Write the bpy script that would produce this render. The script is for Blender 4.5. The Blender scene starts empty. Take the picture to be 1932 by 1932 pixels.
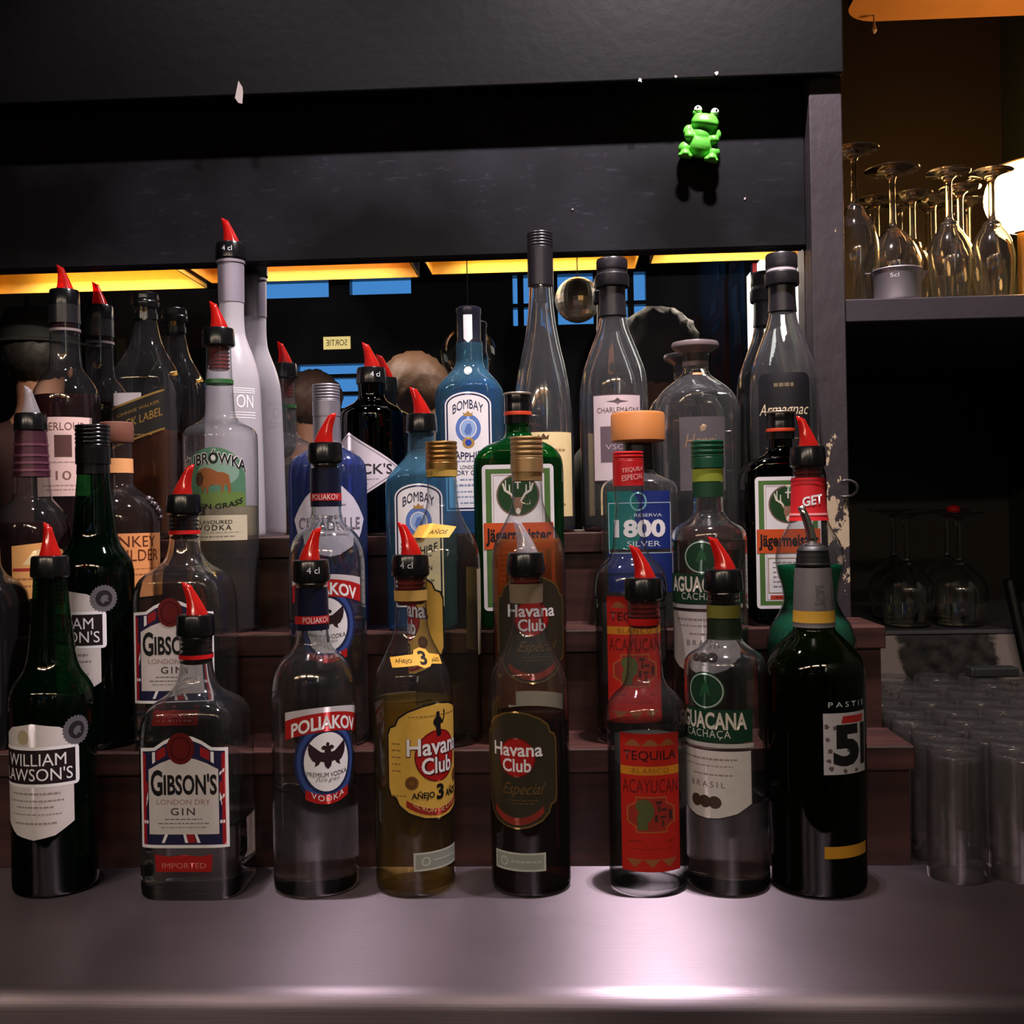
import bpy, bmesh, math, random
from mathutils import Vector, Matrix
random.seed(7)
SC = bpy.context.scene
COL = SC.collection
PI = math.pi

# ---------------------------------------------------------------- camera
F = 2009.0                      # focal length for a 1932 px wide frame
YAW = math.radians(2.7); ROLL = math.radians(1.08)
CAM = Vector((0.0, 0.0, 0.345))
FWD = Vector((-math.sin(YAW), math.cos(YAW), 0)); R0 = Vector((math.cos(YAW), math.sin(YAW), 0)); UP0 = Vector((0, 0, 1))
RGT = R0 * math.cos(ROLL) - UP0 * math.sin(ROLL); UPC = R0 * math.sin(ROLL) + UP0 * math.cos(ROLL)
cd = bpy.data.cameras.new('camera'); cam = bpy.data.objects.new('camera', cd); COL.objects.link(cam)
cd.sensor_width = 36.0; cd.lens = F / 1932.0 * 36.0; cd.clip_start = 0.02
cam.matrix_world = Matrix(((RGT.x, UPC.x, -FWD.x, CAM.x), (RGT.y, UPC.y, -FWD.y, CAM.y), (RGT.z, UPC.z, -FWD.z, CAM.z), (0, 0, 0, 1)))
SC.camera = cam

def at(px, py, Y):
    """world point at depth Y on the sight line measured in the photograph"""
    v = FWD + RGT * ((px - 966) / F) + UPC * ((966 - py) / F)
    return CAM + v * (Y / v.y)

# ---------------------------------------------------------------- world (dusk outside the windows), exposure
w = bpy.data.worlds.new('world'); SC.world = w; w.use_nodes = True
bg = w.node_tree.nodes['Background']; bg.inputs[0].default_value = (0.075, 0.30, 0.72, 1); bg.inputs[1].default_value = 1.15
vs = SC.view_settings; vs.view_transform = 'Standard'; vs.look = 'None'; vs.exposure = 0.0; vs.gamma = 1.0; vs.use_curve_mapping = False
cy = SC.cycles
cy.max_bounces = 16; cy.transparent_max_bounces = 48; cy.glossy_bounces = 6; cy.transmission_bounces = 12; cy.diffuse_bounces = 3
cy.caustics_reflective = False; cy.caustics_refractive = False; cy.sample_clamp_indirect = 4.0; cy.use_adaptive_sampling = True; cy.adaptive_threshold = .02

# ---------------------------------------------------------------- ceiling spot positions (the lamps themselves are built with the fixtures)
# x, y, z, watts, aim point, cone in degrees
SPOTS = [(0.160, 0.930, 1.42, 56.0, (.09, 1.12, .25), 100), (0.200, 0.930, 1.42, 56.0, (.09, 1.12, .25), 100),          # the lamps over the riser
         (-0.46, 0.930, 1.42, 12.0, (-.42, 1.08, .2), 90), (-0.42, 0.930, 1.42, 12.0, (-.42, 1.08, .2), 90)]
TROUGH_W = 8.0; TROUGH_COL = (1.0, .86, .72)     # own light of each trough lamp over the guests (the mirror shows them)
SPOT_COL = (1.0, 0.87, 0.89)

MIRY = 1.300
PX0 = at(1532, 500, 1.262).x; PX1 = at(1594, 500, 1.262).x      # the grey post at the mirror's right end
ROWY = {1: 0.985, 2: 1.073, 3: 1.160, 4: 1.252}
ROWZ = {1: 0.0, 2: 0.115, 3: 0.220, 4: 0.3205}

# ================================================================ helpers: colour and materials
def lin(r, g, b):
    f = lambda c: (c / 255 / 12.92) if c / 255 <= .04045 else ((c / 255 + .055) / 1.055) ** 2.4
    return (f(r), f(g), f(b), 1.0)
MATS = {}
def new_mat(name):
    m = bpy.data.materials.new(name); m.use_nodes = True
    nt = m.node_tree; nt.nodes.clear()
    out = nt.nodes.new('ShaderNodeOutputMaterial')
    return m, nt, out
def N(nt, t, **kw):
    n = nt.nodes.new('ShaderNode' + t)
    for k, v in kw.items():
        if k in n.inputs: n.inputs[k].default_value = v
        else: setattr(n, k, v)
    return n
def L(nt, a, b): nt.links.new(a, b)

def surf(name, rgb, rough=.5, metal=0.0, var=.12, scale=40, bump=0.0, bscale=None, spec=.5, coat=0.0):
    """principled surface with a little procedural variation"""
    if name in MATS: return MATS[name]
    m, nt, out = new_mat(name)
    p = N(nt, 'BsdfPrincipled', Roughness=rough, Metallic=metal)
    p.inputs['Specular IOR Level'].default_value = spec
    p.inputs['Coat Weight'].default_value = coat
    tc = N(nt, 'TexCoord'); nz = N(nt, 'TexNoise', Scale=scale, Detail=4.0)
    L(nt, tc.outputs['Object'], nz.inputs['Vector'])
    mp = N(nt, 'MapRange'); mp.inputs['To Min'].default_value = 1 - var; mp.inputs['To Max'].default_value = 1 + var
    L(nt, nz.outputs['Fac'], mp.inputs['Value'])
    mul = N(nt, 'VectorMath', operation='SCALE'); mul.inputs[0].default_value = rgb[:3]
    L(nt, mp.outputs[0], mul.inputs['Scale']); L(nt, mul.outputs[0], p.inputs['Base Color'])
    if bump:
        nb = N(nt, 'TexNoise', Scale=bscale or scale * 3, Detail=5.0); L(nt, tc.outputs['Object'], nb.inputs['Vector'])
        b = N(nt, 'Bump', Strength=bump, Distance=.002); L(nt, nb.outputs['Fac'], b.inputs['Height']); L(nt, b.outputs[0], p.inputs['Normal'])
    L(nt, p.outputs[0], out.inputs[0]); MATS[name] = m
    return m

def paper(r, g, b, rough=.5, back=(120, 112, 105)):
    """printed paper: the print on the front, bare paper on the back"""
    k = 'paper_%d_%d_%d' % (r, g, b)
    if k in MATS: return MATS[k]
    m, nt, out = new_mat(k)
    p = N(nt, 'BsdfPrincipled', Roughness=rough); p.inputs['Specular IOR Level'].default_value = .3
    g_ = N(nt, 'NewGeometry'); mx = N(nt, 'MixRGB'); mx.inputs[2].default_value = lin(*back)
    tc = N(nt, 'TexCoord'); nz = N(nt, 'TexNoise', Scale=90.0, Detail=3.0); L(nt, tc.outputs['Object'], nz.inputs['Vector'])
    mp = N(nt, 'MapRange'); mp.inputs['To Min'].default_value = .9; mp.inputs['To Max'].default_value = 1.08
    L(nt, nz.outputs['Fac'], mp.inputs['Value'])
    mul = N(nt, 'VectorMath', operation='SCALE'); mul.inputs[0].default_value = lin(r, g, b)[:3]
    L(nt, mp.outputs[0], mul.inputs['Scale']); L(nt, mul.outputs[0], mx.inputs[1])
    L(nt, g_.outputs['Backfacing'], mx.inputs[0]); L(nt, mx.outputs[0], p.inputs['Base Color']); L(nt, p.outputs[0], out.inputs[0])
    MATS[k] = m
    return m

def glass(name, tint, edge=.35, rough=.04, ior=1.5, haze=0.0, wob=.12, hcol=(.8, .8, .85)):
    """thin-walled glass: tinted see-through sheet with Fresnel reflections, denser where the wall is seen edge-on"""
    if name in MATS: return MATS[name]
    m, nt, out = new_mat(name)
    tr = N(nt, 'BsdfTransparent'); gl = N(nt, 'BsdfGlossy', Roughness=rough); gl.inputs['Color'].default_value = (1, 1, 1, 1)
    lw = N(nt, 'LayerWeight', Blend=.5); r0 = ((ior - 1) / (ior + 1)) ** 2
    p5 = N(nt, 'Math', operation='POWER'); p5.inputs[1].default_value = 5.0; L(nt, lw.outputs['Facing'], p5.inputs[0])
    fr = N(nt, 'Math', operation='MULTIPLY_ADD'); fr.inputs[1].default_value = (1 - r0) * (.75 if ior > 1.3 else .1); fr.inputs[2].default_value = r0; L(nt, p5.outputs[0], fr.inputs[0])
    tc = N(nt, 'TexCoord'); nz = N(nt, 'TexNoise', Scale=22.0, Detail=2.0); L(nt, tc.outputs['Object'], nz.inputs['Vector'])
    b = N(nt, 'Bump', Strength=wob, Distance=.004); L(nt, nz.outputs['Fac'], b.inputs['Height'])
    L(nt, b.outputs[0], gl.inputs['Normal'])
    mc = N(nt, 'MixRGB'); mc.inputs[1].default_value = (*tint, 1); mc.inputs[2].default_value = (*[t * edge for t in tint], 1)
    pw = N(nt, 'Math', operation='POWER'); pw.inputs[1].default_value = 2.2
    L(nt, lw.outputs['Facing'], pw.inputs[0]); L(nt, pw.outputs[0], mc.inputs[0]); L(nt, mc.outputs[0], tr.inputs['Color'])
    mix = N(nt, 'MixShader'); L(nt, fr.outputs[0], mix.inputs[0])
    src = tr.outputs[0]
    if haze:
        df = N(nt, 'BsdfTranslucent'); df.inputs['Color'].default_value = (*hcol, 1)
        d2 = N(nt, 'BsdfDiffuse'); d2.inputs['Color'].default_value = (*hcol, 1)
        dm = N(nt, 'MixShader'); dm.inputs[0].default_value = .5; L(nt, d2.outputs[0], dm.inputs[1]); L(nt, df.outputs[0], dm.inputs[2])
        hm = N(nt, 'MixShader'); hm.inputs[0].default_value = haze; L(nt, tr.outputs[0], hm.inputs[1]); L(nt, dm.outputs[0], hm.inputs[2]); src = hm.outputs[0]
    L(nt, src, mix.inputs[1]); L(nt, gl.outputs[0], mix.inputs[2]); L(nt, mix.outputs[0], out.inputs[0])
    MATS[name] = m
    return m

def emit(name, rgb, s):
    if name in MATS: return MATS[name]
    m, nt, out = new_mat(name)
    e = N(nt, 'Emission', Strength=s); e.inputs[0].default_value = (*rgb, 1); L(nt, e.outputs[0], out.inputs[0]); MATS[name] = m
    return m

G_CLEAR = glass('clear_glass', (.95, .96, .96), .10, haze=.014)
G_BRIGHT = glass('clear_heavy_glass', (.94, .95, .96), .12, haze=.05)
G_GREEN = glass('bottle_green_glass', (.07, .24, .11), .2, haze=.02, hcol=(.03, .18, .08))
G_OLIVE = glass('dark_olive_glass', (.09, .16, .035), .15, haze=.02, hcol=(.06, .12, .02))
G_JAEG = glass('forest_green_glass', (.02, .30, .07), .25, haze=.10, hcol=(.02, .35, .07))
G_BLUE = glass('sapphire_blue_glass', (.40, .76, .95), .45, haze=.17, hcol=(.22, .56, .82))
G_COBALT = glass('cobalt_ribbed_glass', (.10, .15, .50), .3, haze=.20, hcol=(.16, .23, .62))
G_BLACK = glass('black_glass', (.003, .003, .003), .2)
G_FROST = glass('frosted_glass', (.72, .70, .75), .5, rough=.30, haze=.72, hcol=(.86, .82, .88))
G_STEM = glass('globe_glass', (.93, .93, .92), .22, wob=.08)
LIQ = lambda n, t, e=.5: glass('liquid_' + n, t, e, rough=.02, ior=1.08, wob=0.0)
L_WATER = LIQ('clear', (.86, .87, .86), .25); L_GOLD = glass('liquid_pale_gold', (.86, .72, .36), .5, ior=1.08, wob=0, haze=.05, hcol=(.7, .5, .12)); L_RUM = glass('liquid_dark_rum', (.16, .04, .014), .5, ior=1.08, wob=0, haze=.06, hcol=(.22, .05, .015))
L_ORANGE = glass('liquid_orange_rum', (.60, .20, .04), .5, rough=.02, ior=1.08, wob=0, haze=.22, hcol=(.85, .30, .06))
L_RED = glass('liquid_red_whisky', (.14, .016, .012), .5, ior=1.08, wob=0, haze=.10, hcol=(.16, .008, .010)); L_AMBER = glass('liquid_amber_whisky', (.45, .17, .035), .5, ior=1.08, wob=0, haze=.16, hcol=(.42, .13, .02)); L_MINT = glass('liquid_mint', (.01, .28, .13), .5, rough=.02, ior=1.08, wob=0, haze=.25, hcol=(0, .42, .2))
L_DARK = LIQ('dark', (.02, .015, .01)); L_STRAW = LIQ('straw', (.86, .82, .62))
L_BLUE = LIQ('blue', (.35, .65, .92))

def heavy_glass(name, tint, haze=.05, ior=1.47):
    """refracting glass wall (outer and inner surface modelled) with a little bloom on it"""
    if name in MATS: return MATS[name]
    m, nt, out = new_mat(name)
    g = N(nt, 'BsdfGlass', IOR=ior, Roughness=0.0); g.inputs['Color'].default_value = (*tint, 1)
    d = N(nt, 'BsdfDiffuse'); d.inputs['Color'].default_value = (.8, .8, .85, 1); mx = N(nt, 'MixShader'); mx.inputs[0].default_value = haze
    gl = N(nt, 'BsdfGlossy', Roughness=.07); lw = N(nt, 'LayerWeight', Blend=.5); p5 = N(nt, 'Math', operation='POWER'); p5.inputs[1].default_value = 5.0; L(nt, lw.outputs['Facing'], p5.inputs[0])
    fr = N(nt, 'Math', operation='MULTIPLY_ADD'); fr.inputs[1].default_value = .5; fr.inputs[2].default_value = .04; L(nt, p5.outputs[0], fr.inputs[0])
    L(nt, g.outputs[0], mx.inputs[1]); L(nt, d.outputs[0], mx.inputs[2]); m2 = N(nt, 'MixShader'); L(nt, fr.outputs[0], m2.inputs[0]); L(nt, mx.outputs[0], m2.inputs[1]); L(nt, gl.outputs[0], m2.inputs[2]); L(nt, m2.outputs[0], out.inputs[0]); MATS[name] = m
    return m
G_WINE = heavy_glass('stemware_glass', (.99, .99, .98), .006)
G_HEAVY = heavy_glass('refracting_clear_glass', (.97, .975, .98), .032)
G_FRONT = heavy_glass('refracting_bottle_glass', (.95, .96, .96), .008)

def plastic_translucent(name, rgb, op=.72):
    if name in MATS: return MATS[name]
    m, nt, out = new_mat(name)
    d = N(nt, 'BsdfDiffuse'); d.inputs['Color'].default_value = (*rgb, 1); t = N(nt, 'BsdfTranslucent'); t.inputs['Color'].default_value = (*rgb, 1)
    tr = N(nt, 'BsdfTransparent'); tr.inputs['Color'].default_value = (*[min(1, c * 1.1 + .02) for c in rgb], 1)
    g = N(nt, 'BsdfGlossy', Roughness=.10); lw = N(nt, 'LayerWeight', Blend=.5)
    p5 = N(nt, 'Math', operation='POWER'); p5.inputs[1].default_value = 5.0; L(nt, lw.outputs['Facing'], p5.inputs[0])
    fr = N(nt, 'Math', operation='MULTIPLY_ADD'); fr.inputs[1].default_value = .5; fr.inputs[2].default_value = .045; L(nt, p5.outputs[0], fr.inputs[0])
    a = N(nt, 'MixShader'); a.inputs[0].default_value = .5; L(nt, d.outputs[0], a.inputs[1]); L(nt, t.outputs[0], a.inputs[2])
    b = N(nt, 'MixShader'); b.inputs[0].default_value = op; L(nt, tr.outputs[0], b.inputs[1]); L(nt, a.outputs[0], b.inputs[2])
    c = N(nt, 'MixShader'); L(nt, fr.outputs[0], c.inputs[0]); L(nt, b.outputs[0], c.inputs[1]); L(nt, g.outputs[0], c.inputs[2])
    L(nt, c.outputs[0], out.inputs[0]); MATS[name] = m
    return m
P_RED = plastic_translucent('red_pourer_plastic', (.80, .030, .022), .55)
P_CLEAR = plastic_translucent('clear_pourer_plastic', (.75, .72, .75), .35)
P_STOP = plastic_translucent('stopper_rubber', (.35, .045, .04), .8)
M_BLACK = surf('black_plastic', (.004, .004, .0045, 1), .2, spec=.5)
M_RUBBER = surf('black_rubber', (.006, .006, .006, 1), .5)
M_CHROME = surf('polished_steel', (.62, .60, .58, 1), .22, 1.0, .05)
M_GOLD = surf('gold_foil', lin(196, 148, 84), .30, .9, .1)
M_SILVER = surf('dull_silver_foil', lin(150, 146, 158), .42, .7, .15)

# ================================================================ helpers: objects
def link(o, parent=None):
    COL.objects.link(o)
    if parent: o.parent = parent
    return o
def from_data(name, verts, faces, mat, parent=None, smooth=True, loc=None, rotz=None):
    me = bpy.data.meshes.new(name); me.from_pydata([tuple(v) for v in verts], [], faces); me.update()
    if smooth: me.polygons.foreach_set('use_smooth', [True] * len(me.polygons))
    me.materials.append(mat)
    o = bpy.data.objects.new(name, me); link(o, parent)
    if loc is not None: o.location = loc
    if rotz is not None: o.rotation_euler.z = rotz
    return o
def from_bm(name, bm, mat, parent=None, smooth=False, loc=None):
    me = bpy.data.meshes.new(name); bm.to_mesh(me); bm.free()
    if smooth: me.polygons.foreach_set('use_smooth', [True] * len(me.polygons))
    me.materials.append(mat)
    o = bpy.data.objects.new(name, me); link(o, parent)
    if loc is not None: o.location = loc
    return o
def tag(o, label, cat, group=None, kind=None):
    o['label'] = label; o['category'] = cat
    if group: o['group'] = group
    if kind: o['kind'] = kind
    return o
def structure(o): o['kind'] = 'structure'; return o
def empty(name, loc, rotz=0.0):
    o = bpy.data.objects.new(name, None); o.empty_display_size = .02; link(o); o.location = loc; o.rotation_euler.z = rotz
    return o
def copy_tree(o, parent=None):
    c = o.copy(); COL.objects.link(c); c.parent = parent
    for ch in list(o.children):
        d = ch.copy(); COL.objects.link(d); d.parent = c
        for g in list(ch.children):
            e = g.copy(); COL.objects.link(e); e.parent = d
    return c

def box_bm(x0, x1, y0, y1, z0, z1, bev=0.0, seg=2, bm=None):
    b = bmesh.new()
    bmesh.ops.create_cube(b, size=1.0)
    for v in b.verts: v.co = Vector(((x0 + x1) / 2 + v.co.x * (x1 - x0), (y0 + y1) / 2 + v.co.y * (y1 - y0), (z0 + z1) / 2 + v.co.z * (z1 - z0)))
    if bev: bmesh.ops.bevel(b, geom=b.edges[:], offset=bev, segments=seg, affect='EDGES', profile=.5)
    if bm is None: return b
    me = bpy.data.meshes.new('tmp'); b.to_mesh(me); b.free(); bm.from_mesh(me); bpy.data.meshes.remove(me)
    return bm
def box(name, x0, x1, y0, y1, z0, z1, mat, parent=None, bev=0.0):
    return from_bm(name, box_bm(x0, x1, y0, y1, z0, z1, bev), mat, parent)

def lathe_data(prof, seg=40, cap0=True, cap1=True):
    vs_, fs = [], []
    for r, z in prof:
        for k in range(seg):
            a = 2 * PI * k / seg; vs_.append((r * math.cos(a), r * math.sin(a), z))
    for i in range(len(prof) - 1):
        for k in range(seg):
            k2 = (k + 1) % seg
            fs.append((i * seg + k, i * seg + k2, (i + 1) * seg + k2, (i + 1) * seg + k))
    if cap0: fs.append(tuple(reversed(range(seg))))
    if cap1: n = (len(prof) - 1) * seg; fs.append(tuple(range(n, n + seg)))
    return vs_, fs
def lathe(name, prof, mat, parent=None, seg=40, loc=None, cap0=True, cap1=True, smooth=True):
    v, f = lathe_data(prof, seg, cap0, cap1)
    o = from_data(name, v, f, mat, parent, smooth, loc)
    if smooth:
        try: o.data.set_sharp_from_angle(angle=math.radians(38))
        except Exception: pass
    return o
def tube_data(path, radii, seg=12, caps=True):
    vs_, fs = [], []
    n = len(path)
    for i in range(n):
        p = Vector(path[i]); t = (Vector(path[min(i + 1, n - 1)]) - Vector(path[max(i - 1, 0)])).normalized()
        ref = Vector((0, 1, 0)) if abs(t.y) < .9 else Vector((1, 0, 0))
        a = t.cross(ref).normalized(); b = t.cross(a).normalized()
        r = radii[i] if isinstance(radii, (list, tuple)) else radii
        for k in range(seg):
            th = 2 * PI * k / seg; vs_.append(p + a * (r * math.cos(th)) + b * (r * math.sin(th)))
    for i in range(n - 1):
        for k in range(seg):
            k2 = (k + 1) % seg; fs.append((i * seg + k, (i + 1) * seg + k, (i + 1) * seg + k2, i * seg + k2))
    if caps: fs.append(tuple(range(seg))); fs.append(tuple(reversed(range((n - 1) * seg, n * seg))))
    return vs_, fs
def tube(name, path, radii, mat, parent=None, seg=12): 
    v, f = tube_data(path, radii, seg); return from_data(name, v, f, mat, parent)

def pchip(xs, ys):
    n = len(xs); h = [xs[i + 1] - xs[i] for i in range(n - 1)]; d = [(ys[i + 1] - ys[i]) / h[i] for i in range(n - 1)]
    m = [d[0]] + [0 if d[i - 1] * d[i] <= 0 else 2 * d[i - 1] * d[i] / (d[i - 1] + d[i]) for i in range(1, n - 1)] + [d[-1]]
    def f(x):
        if x <= xs[0]: return ys[0]
        if x >= xs[-1]: return ys[-1]
        i = 0
        while x > xs[i + 1]: i += 1
        t = (x - xs[i]) / h[i]
        return (ys[i] * (1 + 2 * t) * (1 - t) ** 2 + m[i] * h[i] * t * (1 - t) ** 2 + ys[i + 1] * t * t * (3 - 2 * t) + m[i + 1] * h[i] * t * t * (t - 1))
    return f

# 2-D outlines -----------------------------------------------------------------
def ell(cx, cy, rx, ry=None, n=32, a0=0, a1=360):
    ry = rx if ry is None else ry
    full = abs(a1 - a0) >= 360
    k = n if full else n + 1
    return [(cx + rx * math.cos(math.radians(a0 + (a1 - a0) * i / n)), cy - ry * math.sin(math.radians(a0 + (a1 - a0) * i / n))) for i in range(k)]
def rect(x0, x1, y0, y1): return [(x0, y1), (x1, y1), (x1, y0), (x0, y0)]
def rrect(x0, x1, y0, y1, r, n=5):
    out = []
    for cx, cy_, a in ((x1 - r, y1 - r, -90), (x1 - r, y0 + r, 0), (x0 + r, y0 + r, 90), (x0 + r, y1 - r, 180)):
        out += ell(cx, cy_, r, r, n, a, a + 90)
    return out
def ribbon(x0, x1, y0, y1, sag, n=14):
    """band bowed by sag px: its middle is sag higher (smaller y) than its ends"""
    f = lambda x: -sag * (1 - ((x - (x0 + x1) / 2) / ((x1 - x0) / 2)) ** 2)
    xs = [x0 + (x1 - x0) * i / n for i in range(n + 1)]
    return [(x, y1 + f(x)) for x in xs] + [(x, y0 + f(x)) for x in reversed(xs)]
def fill(loops):
    bm = bmesh.new(); es = []
    for pts in loops:
        v = [bm.verts.new((x, y, 0)) for x, y in pts]
        es += [bm.edges.new((v[i], v[(i + 1) % len(v)])) for i in range(len(v))]
    bmesh.ops.triangle_fill(bm, use_beauty=True, edges=es)
    bm.normal_update()
    for f in bm.faces:
        if f.normal.z < 0: f.normal_flip()
    return bm
def slice_bm(bm, step, axis=0):
    c = [v.co[axis] for v in bm.verts]
    if not c: return
    lo, hi = min(c), max(c)
    for i in range(math.floor(lo / step), math.ceil(hi / step) + 1):
        x = i * step
        if x <= lo + 1e-6 or x >= hi - 1e-6: continue
        no = [0, 0, 0]; no[axis] = 1; co = [0, 0, 0]; co[axis] = x
        bmesh.ops.bisect_plane(bm, geom=bm.verts[:] + bm.edges[:] + bm.faces[:], plane_co=co, plane_no=no)
def text_bm(s, bold=0.0, shear=0.0, space=1.0):
    cu = bpy.data.curves.new('t', 'FONT'); cu.body = s; cu.size = 1.0; cu.shear = shear; cu.offset = bold; cu.space_character = space; cu.resolution_u = 3
    o = bpy.data.objects.new('t', cu); COL.objects.link(o)
    dg = bpy.context.evaluated_depsgraph_get(); dg.update()
    me = o.evaluated_get(dg).to_mesh(); bm = bmesh.new(); bm.from_mesh(me); o.evaluated_get(dg).to_mesh_clear()
    bpy.data.objects.remove(o); bpy.data.curves.remove(cu)
    bmesh.ops.triangulate(bm, faces=bm.faces[:])
    return bm
def fit_bm(bm, x0, x1, y0, y1):
    if not bm.verts: return
    xs = [v.co.x for v in bm.verts]; ys = [v.co.y for v in bm.verts]
    a, b, c, d = min(xs), max(xs), min(ys), max(ys)
    for v in bm.verts:
        v.co.x = x0 + (v.co.x - a) / max(b - a, 1e-6) * (x1 - x0); v.co.y = y0 + (v.co.y - c) / max(d - c, 1e-6) * (y1 - y0)

# ================================================================ bottles
class Bottle:
    def __init__(s, name, label, row, cx, cy_, prof, face=0.0, flat=None, n=2.0, glassm=None, group=None, scale=1.0, flute=0, cat='bottle', dy=0.0, shell=0.0, fill=None):
        Y = ROWY[row] + dy; s.Y = Y; s.row = row; s.cx = cx
        X = at(cx, cy_, Y).x; s.z0 = ROWZ[row]
        s.scale = scale
        pts = []
        for p in prof:
            z, a = p
            pts.append((z * scale, a * scale))
        pts.sort()
        R = pts[0][1]; s.R = R; s.H = pts[-1][0]
        base = [(0.0, R * .90), (.0012, R * .955), (.0035, R * .985), (.008, R)]
        zs = [q[0] for q in base] + [q[0] for q in pts if q[0] > .012]; as_ = [q[1] for q in base] + [q[1] for q in pts if q[0] > .012]
        s.fa = pchip(zs, as_); s.zs = zs
        s.rn = min(q[1] for q in pts); s.rm = max(q[1] for q in pts); s.flat = flat * scale if flat else None; s.n = n; s.flute = flute
        s.fb = (s.flat or R)                         # half depth of the body
        phic = math.atan2(-X, Y); s.rot = 0.0
        if face is not None: s.rot = phic + math.asin(max(-.98, min(.98, face)))
        s.root = empty(name, (X, Y, s.z0), s.rot); tag(s.root, label, cat, group)
        s.cache = {}; s.shell = shell; s.fill = fill
        s.u = (Y - s.fb) / F                          # metres for one photo pixel on the front of the body
        s.build(glassm or G_CLEAR)
    def v(s, y): return at(s.cx, y, s.Y - s.fb).z - s.z0
    def vz(s, y): return at(s.cx, y, s.Y).z - s.z0
    def section(s, z):
        a = s.fa(z)
        if s.n == 2.0 and not s.flat: return a, a, 2.0
        t = max(0, min(1, (a - s.rn) / max(1e-5, s.rm * .9 - s.rn))); t = t * t * (3 - 2 * t)
        b = a if not s.flat else min(a, s.flat * (.55 + .45 * t) if a > s.flat * .55 else a)
        if s.flat and a <= s.flat * .55: b = a
        return a, b, 2.0 + (s.n - 2.0) * t
    @staticmethod
    def sup(a, b, n, t):
        c, d = math.sin(t), math.cos(t); e = 2.0 / n
        return a * math.copysign(abs(c) ** e, c), -b * math.copysign(abs(d) ** e, d)
    def ring(s, z, seg, k=1.0, inset=0.0):
        a, b, n = s.section(z); out = []
        for i in range(seg):
            t = 2 * PI * i / seg; x, y = s.sup(max(.001, a * k - inset), max(.001, b * k - inset), n, t)
            if s.flute and a > s.rm * .8:
                f = 1 + .045 * math.cos(s.flute * t); x *= f; y *= f
            out.append((x, y, z))
        return out
    def mesh(s, levels, seg, k=1.0, inset=0.0, capb=True, capt=False):
        vs_, fs = [], []
        for z in levels: vs_ += s.ring(z, seg, k, inset)
        for i in range(len(levels) - 1):
            for j in range(seg):
                j2 = (j + 1) % seg; fs.append((i * seg + j, i * seg + j2, (i + 1) * seg + j2, (i + 1) * seg + j))
        if capb: fs.append(tuple(reversed(range(seg))))
        if capt: m = (len(levels) - 1) * seg; fs.append(tuple(range(m, m + seg)))
        return vs_, fs
    def levels(s, z0, z1, n=64):
        lv = sorted(set([z0, z1] + [z for z in s.zs if z0 < z < z1] + [z0 + (z1 - z0) * i / n for i in range(n)]))
        out = [lv[0]]
        for z in lv[1:]:
            if z - out[-1] > .0005: out.append(z)
        return out
    def build(s, gm):
        seg = 96 if s.flute else (64 if s.flat or s.n > 2 else 48)
        v, f = s.mesh(s.levels(0, s.H), seg)
        if s.shell:
            v2, f2 = s.mesh(s.levels(s.fill or .007, s.H, 48), seg, 1.0, s.shell); n = len(v)
            v = v + v2; f = f + [tuple(n + i for i in reversed(q)) for q in f2]
            top = n - seg; f += [(top + j, top + (j + 1) % seg, len(v) - seg + (j + 1) % seg, len(v) - seg + j) for j in range(seg)]
        s.glass = from_data('glass_body', v, f, gm, s.root)
    def liquid(s, y, mat, k=.95, inset=.0014):
        if s.shell: inset = s.shell + .0003
        z = max(.02, min(s.vz(y), s.H - .012)); lv = s.levels(.006 if not s.shell else .008, z, 40)
        v, f = s.mesh(lv, 40, 1.0, inset, True, True)
        return from_data('liquid', v, f, mat, s.root)
    def wrap(s, u, z, off):
        a, b, n = s.section(max(0.0, min(s.H, z)))
        if abs(a - b) < 1e-6 and n == 2.0:
            th = u / a; return ((a + off) * math.sin(th), -(a + off) * math.cos(th), z)
        key = round(z, 3)
        if key not in s.cache:
            T = [i * PI / 300 for i in range(301)]; P = [s.sup(a, b, n, t) for t in T]; S = [0.0]
            for i in range(1, 301): S.append(S[-1] + math.hypot(P[i][0] - P[i - 1][0], P[i][1] - P[i - 1][1]))
            s.cache[key] = (P, S)
        P, S = s.cache[key]; q = min(abs(u), S[-1] * .999); lo, hi = 0, 300
        while hi - lo > 1:
            m = (lo + hi) // 2
            if S[m] <= q: lo = m
            else: hi = m
        t = (q - S[lo]) / max(1e-9, S[hi] - S[lo]); x = P[lo][0] + t * (P[hi][0] - P[lo][0]); y = P[lo][1] + t * (P[hi][1] - P[lo][1])
        tx, ty = P[hi][0] - P[lo][0], P[hi][1] - P[lo][1]; l = math.hypot(tx, ty) or 1; nx, ny = ty / l, -tx / l
        x += nx * off; y += ny * off
        return (x if u >= 0 else -x, y, z)
    def put(s, bm, name, mat, off, parent, px=True, u0=0.0, step=.004, vstep=None):
        """bm holds photo pixels: x along the glass from the label's middle, y the photo row"""
        for v in bm.verts:
            v.co.x = v.co.x * s.u + u0; v.co.y = s.v(v.co.y)
        off = .00014 + (off - .0003) * .22 if off < .002 else (.0018 + (off - .002) * .12 if off < .008 else .0010)
        slice_bm(bm, step, 0)
        zs_ = [v.co.y for v in bm.verts]
        if zs_ and not vstep:
            q = [s.fa(min(zs_) + (max(zs_) - min(zs_)) * i / 12) for i in range(13)]
            if max(q) - min(q) > 2e-6: vstep = .004
        if vstep: slice_bm(bm, vstep, 1)
        for v in bm.verts: v.co = Vector(s.wrap(v.co.x, v.co.y, off))
        return from_bm(name, bm, mat, parent, True)
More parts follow.
